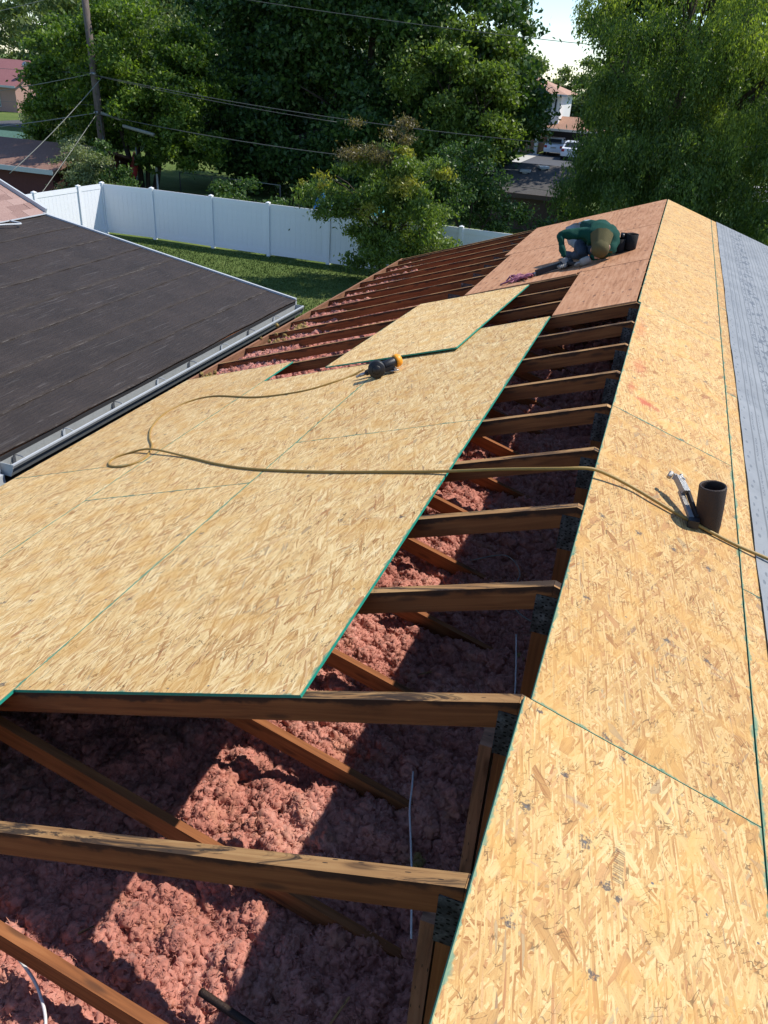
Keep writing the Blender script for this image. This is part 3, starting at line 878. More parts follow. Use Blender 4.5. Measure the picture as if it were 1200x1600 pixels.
# ------------------------------------------------------------------ insulation
def hash2(i, j, k):
    v = np.sin(i * 127.1 + j * 311.7 + k * 74.7) * 43758.5453
    return v - np.floor(v)
def vnoise(x, y, k):
    i, j = np.floor(x), np.floor(y)
    fx, fy = x - i, y - j
    fx = fx * fx * (3 - 2 * fx); fy = fy * fy * (3 - 2 * fy)
    return (hash2(i, j, k) * (1 - fx) + hash2(i + 1, j, k) * fx) * (1 - fy) + (hash2(i, j + 1, k) * (1 - fx) + hash2(i + 1, j + 1, k) * fx) * fy
def worley(x, y, k):
    i, j = np.floor(x), np.floor(y)
    d = np.full(x.shape, 9.0)
    for a in (-1, 0, 1):
        for b in (-1, 0, 1):
            px = i + a + hash2(i + a, j + b, k)
            py = j + b + hash2(i + a, j + b, k + 9)
            d = np.minimum(d, (px - x) ** 2 + (py - y) ** 2)
    return np.sqrt(d)
def ins_height(X, Y):
    z = -1.335 + 0.10 * (vnoise(X * 1.3 + 5, Y * 1.3, 1) - .5) + 0.07 * (vnoise(X * 3.7, Y * 3.7, 2) - .5)
    z += 0.095 * (1 - worley(X * 6.5, Y * 6.5, 3)) + 0.04 * (1 - worley(X * 14, Y * 14, 4)) - .03
    # the fill is heaped against the middle and thins out under the rafters at the eave
    lim = -np.abs(X) / 3 - 0.125
    return np.minimum(z, lim + 0.03 * vnoise(X * 9, Y * 9, 6))

import bmesh
from mathutils import noise as mnoise
def clump_mesh(name, seed, mat, curls=64):
    """a wad of glass wool: a billowed core with short fine curls standing off it"""
    bm = bmesh.new()
    bmesh.ops.create_icosphere(bm, subdivisions=3, radius=1.0)
    off = Vector((seed * 7.3, seed * 3.1, seed * 1.9))
    def rad(d):
        return max(1.0 + 0.40 * mnoise.noise(d * 1.5 + off) - .62 * abs(mnoise.noise(d * 2.9 + off * 2)) - .34 * abs(mnoise.noise(d * 6.5 + off)) + .12 * mnoise.noise(d * 14 + off), .25)
    for v in bm.verts:
        d = v.co.normalized()
        v.co = d * rad(d)
    rg = random.Random(seed)
    for c in range(curls):
        d = Vector((rg.gauss(0, 1), rg.gauss(0, 1), rg.gauss(0, 1))).normalized()
        p = d * rad(d) * .93
        t = Vector((rg.gauss(0, 1), rg.gauss(0, 1), rg.gauss(0, 1)))
        t = (t - d * t.dot(d) * .6).normalized()
        ax = Vector((rg.gauss(0, 1), rg.gauss(0, 1), rg.gauss(0, 1))).normalized()
        n = 5
        prev = None
        r0 = rg.uniform(.035, .075)
        for i in range(n):
            rr = r0 * (1 - .8 * (i / (n - 1)) ** 2)
            e1 = t.cross(ax)
            e1 = e1.normalized() if e1.length > 1e-4 else t.orthogonal().normalized()
            e2 = t.cross(e1)
            ring = [bm.verts.new(p + (e1 * math.cos(q * math.pi * 2 / 3) + e2 * math.sin(q * math.pi * 2 / 3)) * rr) for q in range(3)]
            if prev:
                for q in range(3):
                    bm.faces.new((prev[q], prev[(q + 1) % 3], ring[(q + 1) % 3], ring[q]))
            prev = ring
            p = p + t * rg.uniform(.10, .18)
            t = (Matrix.Rotation(rg.uniform(.3, .8), 3, ax) @ t - p * .2).normalized()
    for f in bm.faces:
        f.smooth = True
    me = bpy.data.meshes.new(name)
    bm.to_mesh(me); bm.free()
    me.materials.append(mat)
    return me

def grid_patch(x0, x1, y0, y1, res):
    nx, ny = int((x1 - x0) / res) + 1, int((y1 - y0) / res) + 1
    X, Y = np.meshgrid(np.linspace(x0, x1, nx), np.linspace(y0, y1, ny))
    Z = ins_height(X, Y)
    V = np.stack([X.ravel(), Y.ravel(), Z.ravel()], 1)
    i = (np.arange(ny - 1)[:, None] * nx + np.arange(nx - 1)[None, :]).ravel()
    Fq = np.stack([i, i + 1, i + nx + 1, i + nx], 1)
    return V, Fq

def fluff(name, patches, dens, rad, mat, label, nvar=10, seed=0):
    Vs, Fs, D, S = [], [], [], []
    off = 0
    for (x0, x1, y0, y1, res), d, r in zip(patches, dens, rad):
        V, Fq = grid_patch(x0, x1, y0, y1, res)
        Vs.append(V); Fs.append(Fq + off); off += len(V)
        D.append(np.full(len(V), d)); S.append(np.full(len(V), r))
    V, Fq = np.concatenate(Vs), np.concatenate(Fs).astype(np.int32)
    me = bpy.data.meshes.new(name)
    me.vertices.add(len(V)); me.vertices.foreach_set('co', V.ravel())
    me.loops.add(4 * len(Fq)); me.loops.foreach_set('vertex_index', Fq.ravel())
    me.polygons.add(len(Fq)); me.polygons.foreach_set('loop_start', np.arange(0, 4 * len(Fq), 4, dtype=np.int32))
    me.materials.append(mat)
    me.update(calc_edges=True)
    me.polygons.foreach_set('use_smooth', np.ones(len(Fq), bool))
    at = me.attributes.new('dens', 'FLOAT', 'POINT'); at.data.foreach_set('value', np.concatenate(D).astype(np.float32))
    at = me.attributes.new('size', 'FLOAT', 'POINT'); at.data.foreach_set('value', np.concatenate(S).astype(np.float32))
    ob = link(name, me)
    tag(ob, label, 'insulation', None, 'stuff')
    vc = bpy.data.collections.new(name + '_clumps')
    for i in range(nvar):
        vc.objects.link(bpy.data.objects.new('insulation_clump', clump_mesh('clump', i + 1 + seed, mat)))
    ng = bpy.data.node_groups.new(name + '_scatter', 'GeometryNodeTree')
    ng.interface.new_socket('Geometry', in_out='INPUT', socket_type='NodeSocketGeometry')
    ng.interface.new_socket('Geometry', in_out='OUTPUT', socket_type='NodeSocketGeometry')
    nn = ng.nodes.new
    gi, go = nn('NodeGroupInput'), nn('NodeGroupOutput')
    dp = nn('GeometryNodeDistributePointsOnFaces')
    na = nn('GeometryNodeInputNamedAttribute'); na.data_type = 'FLOAT'; na.inputs['Name'].default_value = 'dens'
    nb = nn('GeometryNodeInputNamedAttribute'); nb.data_type = 'FLOAT'; nb.inputs['Name'].default_value = 'size'
    ci = nn('GeometryNodeCollectionInfo'); ci.inputs['Collection'].default_value = vc
    ci.inputs['Separate Children'].default_value = True; ci.inputs['Reset Children'].default_value = True
    ip = nn('GeometryNodeInstanceOnPoints'); ip.inputs['Pick Instance'].default_value = True
    rv = nn('FunctionNodeRandomValue'); rv.data_type = 'FLOAT_VECTOR'
    rv.inputs[0].default_value = (0, 0, 0); rv.inputs[1].default_value = (6.28, 6.28, 6.28)
    rs = nn('FunctionNodeRandomValue'); rs.data_type = 'FLOAT'
    rs.inputs[2].default_value = 0.5; rs.inputs[3].default_value = 1.45
    mu = nn('ShaderNodeMath'); mu.operation = 'MULTIPLY'
    jo = nn('GeometryNodeJoinGeometry')
    lk = ng.links.new
    lk(gi.outputs[0], dp.inputs['Mesh']); lk(na.outputs['Attribute'], dp.inputs['Density'])
    lk(dp.outputs['Points'], ip.inputs['Points']); lk(ci.outputs[0], ip.inputs['Instance'])
    lk(rv.outputs[0], ip.inputs['Rotation'])
    lk(rs.outputs[1], mu.inputs[0]); lk(nb.outputs['Attribute'], mu.inputs[1]); lk(mu.outputs[0], ip.inputs['Scale'])
    lk(gi.outputs[0], jo.inputs[0]); lk(ip.outputs[0], jo.inputs[0]); lk(jo.outputs[0], go.inputs[0])
    md = ob.modifiers.new('scatter', 'NODES'); md.node_group = ng
    return ob
fluff('insulation', [(-2.5, .5, -1.3, 3.4, .014), (-4.05, .5, 3.4, 12.0, .04), (-4.05, -2.5, -1.3, 3.4, .05)],
      (1500, 480, 300), (.034, .050, .05), M_PINK, 'loose pink blown insulation filling the open attic between the trusses')
# yellow tufts of older fibre near the eave and a few in the attic
for i, (x, y, r, n, lab) in enumerate(((-3.84, 5.70, .26, 90, 'yellow insulation tuft at the eave nearest the new sheathing'), (-3.80, 7.05, .22, 70, 'yellow insulation tuft at the eave beside the gutter corner'), (-3.78, 7.65, .22, 70, 'yellow insulation tuft at the eave past the gutter corner'), (-.30, .95, .06, 10, 'small yellow tuft beside the white cable in the attic'), (-.16, 2.42, .05, 8, 'small yellow tuft below the hose where it spans the rafters'))):
    mb_v, mb_f = [], []
    me0 = clump_mesh('tuft', 20 + i, M_YELLOW)
    bm = bmesh.new()
    rg = random.Random(i)
    for q in range(n):
        px, py = rg.gauss(0, r * .5), rg.gauss(0, r * .5)
        Mt = Matrix.Translation((px, py, rg.uniform(0, .03))) @ Quaternion((rg.random(), rg.random(), rg.random(), rg.random())).normalized().to_matrix().to_4x4() @ Matrix.Scale(rg.uniform(.014, .03), 4)
        k0 = len(bm.verts)
        bm.from_mesh(me0)
        bm.verts.ensure_lookup_table()
        bmesh.ops.transform(bm, matrix=Mt, verts=bm.verts[k0:])
    me = bpy.data.meshes.new('insulation_tuft'); bm.to_mesh(me); bm.free()
    me.materials.append(M_YELLOW)
    z = float(ins_height(np.array([x]), np.array([y]))[0])
    tag(link('insulation_tuft', me, Matrix.Translation((x, y, z + .01))), lab, 'insulation', None, 'stuff')

# ================================================================== LOW FELT ROOF BESIDE THE HOUSE
GX0, GZ0 = -4.47, -1.352       # eave edge of the felt roof
GX1, GZ1 = -8.50, -0.668       # where the shingled slope begins
GY0, GY1 = 3.28, 8.80
annex = thing('felted_building', (-7.5, 6.0, GROUND), 'low building roofed in black felt with a white gutter beside the stripped house', 'building')
gd = Vector((GX1 - GX0, 0, GZ1 - GZ0)); GLEN = gd.length; gd.normalize()
gn = Vector((-gd.z, 0, gd.x)) * -1
if gn.z < 0: gn = -gn
mb = MB()
mb.box((-14.0, GY0 + .15, GROUND), (-4.62, GY1 - .15, GZ0 - .26))
build('wall', mb, M_BLUESIDING, annex)
mb = MB()
mb.prism([(GX0 - .02, GZ0 - .012), (GX1, GZ1 - .012), (GX1, GZ1 - .14), (GX0 - .02, GZ0 - .14)], GY0 + .01, GY1 - .01)
build('roof_deck', mb, M_WOOD, annex)
# strips of felt lapped one over the other, running along the eave
def felt_strip(i, s0, s1):
    m = MB()
    nu, nv = 10, 70
    rg = np.random.default_rng(i + 40)
    ph = rg.uniform(0, 6.28, 8)
    def P(a, b):
        u = a / nu; y = GY0 + (GY1 - GY0) * b / nv
        s = s0 + (s1 - s0) * u
        if a == 0:
            s += 0.008 * math.sin(y * 1.3 + ph[0]) + 0.005 * math.sin(y * 5 + ph[1])
        h = 0.006 + 0.006 * (1 - u) + 0.0015 * i * 0
        h += 0.0022 * math.sin(y * 9 + 4 * s + ph[2]) * math.sin(s * 7 + ph[3]) + 0.0016 * math.sin(y * 21 - 6 * s + ph[4])
        p = Vector((GX0, y, GZ0)) + gd * s + gn * (h + .002)
        return p, (s - s0, y)
    for a in range(nu):
        for b in range(nv):
            q = [P(a, b), P(a, b + 1), P(a + 1, b + 1), P(a + 1, b)]
            m.quad([p[0] for p in q], 0, [p[1] for p in q], True)
    # turned-down front edge of the lap
    for b in range(nv):
        p0, p1 = P(0, b)[0], P(0, b + 1)[0]
        m.quad([p0 - gn * .007, p1 - gn * .007, p1, p0], 0, [(0, 0)] * 4)
    return m
edges = [0.0, 0.44, 0.92, 1.42, 1.90, 2.42, 2.95, 3.50, GLEN]
for i, (e0, e1) in enumerate(zip(edges, edges[1:])):
    build('felt_strip', felt_strip(i, e0, min(e1 + .06, GLEN)), M_FELT, annex)
# white metal rake edges
for y0, y1 in ((GY1 - .012, GY1 + .022), (GY0 - .03, GY0 + .004)):
    mb = MB()
    mb.prism([(GX0 + .0, GZ0 + .034), (GX1, GZ1 + .034), (GX1, GZ1 - .13), (GX0, GZ0 - .13)], y0, y1)
    build('rake_trim', mb, M_ALU, annex)
mb = MB()
mb.box((GX0 - .03, GY0 + .01, GZ0 - .24), (GX0 - .001, GY1 - .01, GZ0 - .014))
build('fascia', mb, M_RUBBER, annex)
# gutter: open trough with a rolled lip, end caps and strap hangers
gut = link('gutter', None, Matrix.Translation((GX0, 6.0, GZ0)), annex)
def extr(m, prof, y0, y1, mat):
    for (xa, za), (xb, zb) in zip(prof, prof[1:]):
        m.quad([(xa, y0, za), (xb, y0, zb), (xb, y1, zb), (xa, y1, za)], mat, [(0, 0), (.1, 0), (.1, y1 - y0), (0, y1 - y0)])
x0, z0 = GX0 + .002, GZ0 - .045
mb = MB()
gy0, gy1 = GY0 + .0, GY1 - .02
inner = [(x0, z0), (x0, z0 - .10), (x0 + .085, z0 - .10), (x0 + .095, z0 - .055), (x0 + .118, z0 - .03), (x0 + .118, z0 - .002)]
extr(mb, inner, gy0, gy1, 0)
outer = [(x0 - .003, z0 - .104), (x0 + .089, z0 - .104), (x0 + .099, z0 - .057), (x0 + .1225, z0 - .032), (x0 + .1225, z0 - .010)]
extr(mb, outer, gy0, gy1, 1)
build('trough', mb, [M_GUTTERIN, M_DARKALU], gut)
mb = MB()
mb.box((x0 + .110, gy0, z0 - .012), (x0 + .127, gy1, z0 + .003))
build('lip', mb, M_ALU, gut)
for yy in (gy0 - .004, gy1):
    mb = MB()
    mb.prism([(x0 - .004, z0 + .002), (x0 - .004, z0 - .106), (x0 + .089, z0 - .106), (x0 + .1235, z0 - .032), (x0 + .1235, z0 + .002)], yy, yy + .004)
    build('end_cap', mb, M_ALU, gut)
me_h = None
for i, yy in enumerate((3.42, 4.02, 4.72, 5.45, 6.05, 6.75, 7.4, 8.1)):
    mb = MB()
    mb.tube(spline([(x0 - .004, yy, z0 - .015), (x0 + .02, yy, z0 + .008), (x0 + .06, yy, z0 + .014), (x0 + .115, yy, z0 + .005)], 4), .004, 6)
    mb.box((x0 + .002, yy - .015, z0 - .075), (x0 + .012, yy + .015, z0 - .005))
    build('hanger', mb, M_ALU if i % 2 else M_STEEL, gut)
mb = MB()
mb.box((x0 - .02, GY0 - .10, z0 - 1.2), (x0 + .055, GY0 - .034, z0 - .08))
mb.box((x0 - .12, GY0 - .06, z0 - .13), (x0 + .02, GY0 - .032, z0 + .10))
build('downspout', mb, M_ALU, annex)
# shingled slope above the felt
SP = math.atan(0.43)
sd = Vector((-math.cos(SP), 0, math.sin(SP))); sn = Vector((math.sin(SP), 0, math.cos(SP)))
SB = Vector((GX1 + .02, 0, GZ1 + .012))
mb = MB()
pa, pb = SB + sd * 0.0, SB + sd * 3.4
mb.prism([(pa.x, pa.z), (pb.x, pb.z), (pb.x, pb.z - .14), (pa.x, pa.z - .14)], 2.6, GY1 + .04)
build('upper_roof_deck', mb, M_SHINGLE, annex)
mb = MB()
mb.prism([(GX1 - .06, GZ1 - .02), (pb.x, pb.z - .16), (pb.x, GZ0 - .2), (GX1 - .06, GZ0 - .2)], 2.8, GY1 - .1)
build('gable_wall', mb, M_BLUESIDING, annex)
mb = MB()
mb.box((GX1 - .005, 2.6, GZ1 + .018), (GX1 + .055, GY1 + .03, GZ1 + .026))
build('flashing', mb, M_ALU, annex)
mb = MB()
mb.beam(SB + sd * .02 + Vector((0, GY1 + .055, .01)), SB + sd * 3.4 + Vector((0, GY1 + .055, .01)), .03, .12, mat=0)
build('rake_trim', mb, M_ALU, annex)
mb = MB()
mb.tube(spline([(-8.42, 7.35, GZ1 + .03), (-8.30, 7.75, GZ1 + .03), (-8.22, 8.02, GZ1 + .015), (-8.40, 8.02, GZ1 + .035)], 5), .012, 6)
tag(build('bent_metal_strip', mb, M_ALU), 'bent white metal strip lying on the black felt below the shingles', 'metal strip')
shm = {}
def shingle_mesh(w):
    w = round(w, 2)
    if w not in shm:
        m = MB()
        m.box((0, 0, 0), (.155, w - .006, .006), 0)
        shm[w] = m.mesh('shingle', M_SHINGLE)
    return shm[w]
for r in range(13):
    y = 5.9 + random.uniform(-.2, 0)
    while y < GY1 + .0:
        w = random.choice((.22, .26, .30, .34))
        w = min(w, GY1 + .04 - y)
        if w < .05: break
        o = SB + sd * (r * .14) + sn * (.004 + random.uniform(0, .004))
        z = (sn + sd * -.03).normalized(); x = Vector((0, 1, 0)).cross(z).normalized() * 1.0
        if x.dot(sd) < 0: x = -x
        yv = z.cross(x)
        if yv.y < 0:
            oy = y + w
        else:
            oy = y
        Mw = Matrix(((x.x, yv.x, z.x, o.x), (x.y, yv.y, z.y, oy), (x.z, yv.z, z.z, o.z), (0, 0, 0, 1)))
        link('shingle', shingle_mesh(w), Mw, annex)
        y += w

# ================================================================== WHITE VINYL FENCE
fence = thing('fence', (-15, 26.2, GROUND), 'white vinyl privacy fence round the back lawn', 'fence')
FH = 1.83
me_post = MB(); me_post.box((-.064, -.064, 0), (.064, .064, FH + .015)); me_post = me_post.mesh('post', M_WHITE)
me_cap = MB()
me_cap.box((-.074, -.074, FH + .015), (.074, .074, FH + .045))
for q in (((-.07, -.07), (.07, -.07)), ((.07, -.07), (.07, .07)), ((.07, .07), (-.07, .07)), ((-.07, .07), (-.07, -.07))):
    me_cap.quad([(q[0][0], q[0][1], FH + .045), (q[1][0], q[1][1], FH + .045), (0, 0, FH + .085)])
me_cap = me_cap.mesh('post_cap', M_WHITE)
bmesh_cache = {}
def run(pts):
    for i, p in enumerate(pts):
        Mw = Matrix.Translation((p[0], p[1], GROUND))
        if i or pts is run_back:
            po = link('post', me_post, Mw, fence)
            link('post_cap', me_cap, Mw, po)
    for a, b in zip(pts, pts[1:]):
        a, b = Vector((a[0], a[1], GROUND)), Vector((b[0], b[1], GROUND))
        d = (b - a); L = d.length - .128; d.normalize()
        ang = math.atan2(d.y, d.x)
        Mw = Matrix.Translation(a + d * .064) @ Matrix.Rotation(ang, 4, 'Z')
        key = round(L, 2)
        if key not in bmesh_cache:
            m = MB(); m.box((0, -.022, FH - .17), (L, .022, FH))
            m2 = MB(); m2.box((0, -.022, .06), (L, .022, .22))
            n = max(3, round(L / .2)); w = L / n
            mm = MB(); mm.box((.003, -.011, 0), (w - .003, .011, FH - .392)); 
            mt = MB(); mt.box((w * 0 + .0, -.006, 0), (L, .006, FH - .392))
            bmesh_cache[key] = (m.mesh('rail', M_WHITE), mm.mesh('board', M_WHITE), n, w, mt.mesh('backing', M_WHITE), m2.mesh('rail', M_WHITE))
        rm, bm_, n, w, bk, rm2 = bmesh_cache[key]
        pn = link('panel', None, Mw, fence)
        link('rail', rm, Mw, pn); link('rail', rm2, Mw, pn)
        link('tongue', bk, Mw @ Matrix.Translation((0, 0, .221)), pn)
        for k in range(n):
            link('board', bm_, Mw @ Matrix.Translation((k * w, 0, .2205)), pn)
run_back = [(-20.75, 26.3), (-18.62, 26.42), (-16.02, 26.32), (-13.65, 26.25), (-11.27, 26.25), (-8.85, 26.2), (-6.42, 26.1), (-4.05, 26.0)]
run(run_back)
run([(-20.75, 26.3), (-20.82, 25.0), (-20.9, 22.75), (-20.98, 20.35), (-21.05, 17.95)])

# ================================================================== TREES AND SHRUBS
def leaf_object(name, P, size, mat, parent, asp=0.45, droop=0.25, dirs=None, up=0.35, rng=RNG):
    n = len(P)
    if dirs is None:
        d = rng.normal(0, 1, (n, 3)); d[:, 2] -= droop
    else:
        d = dirs + rng.normal(0, .35, (n, 3))
    d /= np.linalg.norm(d, axis=1)[:, None]
    nr = rng.normal(0, 1, (n, 3)); nr[:, 2] += up
    w = np.cross(d, nr); w /= np.linalg.norm(w, axis=1)[:, None] + 1e-9
    L = (size * rng.uniform(.65, 1.35, n))[:, None]
    V = np.stack([P - d * L * .5, P + w * L * asp * .5 - d * L * .05, P + d * L * .5, P - w * L * asp * .5 - d * L * .05], 1).reshape(-1, 3)
    o = WM[parent.name].translation
    V = V - np.array(o)
    me = bpy.data.meshes.new(name)
    me.vertices.add(4 * n); me.vertices.foreach_set('co', V.astype(np.float32).ravel())
    me.loops.add(4 * n); me.loops.foreach_set('vertex_index', np.arange(4 * n, dtype=np.int32))
    me.polygons.add(n); me.polygons.foreach_set('loop_start', np.arange(0, 4 * n, 4, dtype=np.int32))
    me.materials.append(mat)
    me.update(calc_edges=True)
    return link(name, me, Matrix.Translation(o), parent)

def lobes_points(lobes, n_clusters, per, crad, rng, shell=0.55):
    """leaf positions: lobes carry tufts, tufts carry leaf clusters on their outer side, so that dark gaps stay between tufts"""
    vol = np.array([l[1][0] * l[1][1] * l[1][2] for l in lobes]) ** (2 / 3)
    cnt = rng.multinomial(n_clusters, vol / vol.sum())
    out = []
    for (c, r), k in zip(lobes, cnt):
        nt_ = max(3, k // 9)
        d = rng.normal(0, 1, (nt_, 3)); d /= np.linalg.norm(d, axis=1)[:, None]
        t = shell + (1.02 - shell) * rng.uniform(0, 1, nt_) ** .6
        t *= 1 + .16 * np.sin(d[:, 0] * 5 + c[0]) * np.sin(d[:, 2] * 6 + c[1])
        tc = np.array(c) + d * np.array(r) * t[:, None]
        tr = .30 * float(np.mean(r)) * rng.uniform(.55, 1.25, nt_)
        ti = rng.integers(0, nt_, k)
        e = rng.normal(0, 1, (k, 3)) + d[ti] * .9 + np.array([0, 0, .45])
        e /= np.linalg.norm(e, axis=1)[:, None]
        ctr = tc[ti] + e * tr[ti][:, None] * rng.uniform(.55, 1.05, k)[:, None] * np.array([1.15, 1.15, .8])
        m = rng.poisson(per, k)
        idx = np.repeat(np.arange(k), m)
        p = ctr[idx] + rng.normal(0, 1, (len(idx), 3)) * np.array([crad, crad, crad * .55]) * .8 * rng.uniform(.6, 1.3, k)[idx][:, None]
        out.append(p)
    return np.concatenate(out)

def limbs(m, base, lobes, r0, fork, rng, n=8):
    base = Vector(base)
    f = base + Vector((rng.normal(0, .15), rng.normal(0, .15), fork))
    m.tube(spline([base, base.lerp(f, .5) + Vector((rng.normal(0, .08), rng.normal(0, .08), 0)), f], 4), [r0 * (1.25 - .45 * t / 8) for t in range(9)], n)
    for c, r in lobes:
        e = Vector(c)
        mid = f.lerp(e, .5) + Vector((0, 0, -.12 * (e - f).length))
        pts = spline([f, mid, e], 4)
        m.tube(pts, [r0 * .62 * (1 - .8 * t / (len(pts) - 1)) for t in range(len(pts))], 6)
        for q in range(4):
            d = Vector(rng.normal(0, 1, 3)).normalized()
            e2 = e + Vector((d.x * r[0], d.y * r[1], d.z * r[2])) * .85
            s = f.lerp(e, .55 + .1 * q)
            m.tube([s, s.lerp(e2, .5) + Vector((0, 0, .1)), e2], [r0 * .22, r0 * .14, r0 * .04], 5)

def tree(name, base, lobes, n_cl, per, crad, leaf, mat, label, r0=.25, fork=2.0, cat='tree', group=None, shell=.5, asp=.5, seed=1, extra=None, droop=.25, stems=None):
    rng = np.random.default_rng(seed)
    t = thing(name, base, label, cat, group)
    m = MB()
    if stems:
        for (bx, by, tx, ty, tz, rr) in stems:
            m.tube(spline([(bx, by, GROUND), ((bx + tx) / 2, (by + ty) / 2, GROUND + (tz - GROUND) * .55), (tx, ty, tz)], 4), [rr * (1 - .5 * q / 8) for q in range(9)], 7)
    else:
        limbs(m, base, lobes, r0, fork, rng)
    build('trunk' if cat == 'tree' else 'stem', m, M_BARK, t)
    P = lobes_points(lobes, n_cl, per, crad, rng, shell)
    P = P[P[:, 2] > GROUND + .05]
    leaf_object('crown' if cat == 'tree' else 'foliage', P, leaf, mat, t, asp, droop, rng=rng)
    if extra:
        for (lb, nc, pr, cr, lf, mt, nm) in extra:
            leaf_object(nm, lobes_points(lb, nc, pr, cr, rng, .2), lf, mt, t, asp, droop, rng=rng)
    return t
G = GROUND
# bright multi-stemmed tree behind the pole
tree('garden_tree', (-25.4, 36.0, G), [((-28.2, 36, .4), (2.9, 3, 2.6)), ((-25.6, 35.6, 1.6), (3.0, 2.6, 2.2)), ((-23.4, 36, .2), (2.3, 2.4, 2.4)), ((-29.2, 36.5, -1.8), (2.1, 2.6, 1.9)), ((-25.2, 34.8, -.9), (3.2, 2.2, 1.5)), ((-22.8, 35.0, -2.0), (1.9, 1.8, 1.2))],
     1350, 64, .30, .185, M_LEAF_BRIGHT, 'bright green bushy tree with several slanting stems behind the pole', seed=5, asp=.5,
     stems=[(-25.9, 36, -27.4, 36, .5, .16), (-25.6, 35.9, -25.8, 35.8, 1.0, .15), (-25.4, 36.1, -25.2, 36.3, .6, .12), (-24.9, 35.9, -23.4, 35.8, .2, .17), (-25.2, 35.7, -24.3, 35.5, -.6, .09)])
# huge dark tree filling the middle
tree('maple_tree', (-16.5, 44.0, G), [((-24.0, 44, 1.5), (4.0, 4, 4.2)), ((-20.0, 43, 4.5), (4.6, 4, 4.5)), ((-16.0, 43, 6.5), (5, 4.5, 4.5)), ((-12.4, 43.5, 4.0), (3.6, 4, 3.6)), ((-18.0, 42.4, -.8), (5.5, 3.6, 3.2)), ((-11.8, 42.6, -.2), (4.3, 3.6, 2.9)), ((-22.2, 42.6, -2.2), (2.6, 3.0, 2.0)), ((-9.7, 43.2, 1.0), (2.5, 3, 2.5)), ((-15, 41.4, -2.4), (3.8, 2.6, 1.8)), ((-19.5, 40.6, -2.0), (4.2, 2.4, 2.3)), ((-14.2, 39.6, -2.5), (3.6, 2.2, 2.1)), ((-24.5, 41.5, -1.2), (3.2, 2.5, 2.6)), ((-10.5, 40.5, -2.6), (2.4, 2.0, 1.9))],
     4300, 52, .48, .27, M_LEAF_DARK, 'huge dark green tree filling the middle behind the fence', r0=.5, fork=4.0, seed=9, shell=.45, asp=.55)
# lighter flank of a second tree to the right of it, against the sky
tree('ash_tree', (-10.2, 39.5, G), [((-10.9, 39.3, 1.0), (2.2, 2.2, 2.4)), ((-9.6, 39.6, 2.3), (1.3, 2, 1.3)), ((-8.9, 39.4, .1), (1.5, 2, 1.9)), ((-10.2, 39.0, -1.2), (2.3, 2, 1.7))],
     620, 52, .34, .20, M_LEAF_MID, 'green tree edging the gap of sky beside the huge dark tree', r0=.22, fork=3.2, seed=12, shell=.4)
# small half withered tree leaning over the fence
tree('fruit_tree', (-8.6, 24.6, G), [((-9.6, 24.4, -2.0), (1.8, 1.2, .95)), ((-8.2, 24.3, -1.6), (1.35, 1.1, 1.0)), ((-8.7, 24.2, -2.9), (1.75, 1.1, .85)), ((-7.8, 24.3, -2.7), (1.2, 1.0, 1.0)), ((-8.2, 24.4, -3.8), (1.3, 1.0, .9)), ((-7.2, 24.6, -3.2), (1.1, .9, 1.1)), ((-9.3, 24.5, -3.4), (.9, .8, .8)), ((-6.9, 24.7, -4.0), (1.0, .8, .8))],
     760, 46, .20, .125, M_LEAF_MID, 'small tree with a withered brown top leaning over the white fence', r0=.10, fork=1.5, seed=21, asp=.42, droop=.9, shell=.35,
     extra=[([((-9.2, 24.2, -.55), (1.05, .8, .75)), ((-8.5, 24.2, -.2), (.7, .6, .7)), ((-9.0, 24.2, -.9), (1.0, .7, .5))], 120, 30, .20, .085, M_LEAF_BROWN, 'withered_crown'),
            ([((-7.6, 24.0, -1.2), (.8, .6, 1.2)), ((-8.8, 23.9, -2.0), (1.4, .6, .9)), ((-11.0, 24.1, -1.75), (.7, .4, .4))], 70, 34, .15, .13, M_LEAF_YELLOW, 'sunlit_crown')])  # tufts whose yellow leaf colour stands for sunlight
# dark shrub beside it
tree('lilac_shrub', (-6.7, 28.6, G), [((-7.6, 28.4, -2.4), (1.5, 1.3, 1.3)), ((-6.7, 28.6, -1.8), (1.2, 1.3, 1.0)), ((-6.0, 28.8, -2.9), (.9, 1.2, 1.1)), ((-5.1, 29.0, -3.45), (1.0, 1.1, .85)), ((-6.9, 28.2, -3.6), (1.7, 1.2, 1.2))],
     520, 48, .24, .12, M_LEAF_DARK, 'dark dense shrub between the withered tree and the willow', r0=.09, fork=1.0, cat='shrub', seed=31)
tree('spirea_shrub', (-6.95, 25.0, G), [((-7.2, 25.0, -3.9), (.6, .5, .7)), ((-6.7, 25.0, -3.7), (.5, .5, .6))],
     90, 40, .13, .075, M_LEAF_GREY, 'pale grey green shrub beside the lone white fence post', r0=.03, fork=.5, cat='shrub', seed=33)
tree('olive_shrub', (-24.9, 30.6, G), [((-25.3, 31.0, -2.9), (1.2, 1.0, 1.1)), ((-24.2, 30.6, -3.4), (1.0, .9, 1.0)), ((-24.8, 30.4, -3.9), (1.3, .9, .9))],
     300, 46, .2, .10, M_LEAF_GREY, 'grey green shrub at the foot of the utility pole', r0=.05, fork=.8, cat='shrub', seed=35)
tree('pole_shrub', (-22.9, 30.4, G), [((-23.2, 30.4, -3.8), (1.0, .9, 1.0)), ((-24.0, 31.2, -3.2), (.8, .8, 1.2))],
     150, 44, .2, .13, M_LEAF_DARK, 'dark shrub right of the utility pole behind the fence corner', r0=.04, fork=.8, cat='shrub', seed=36)
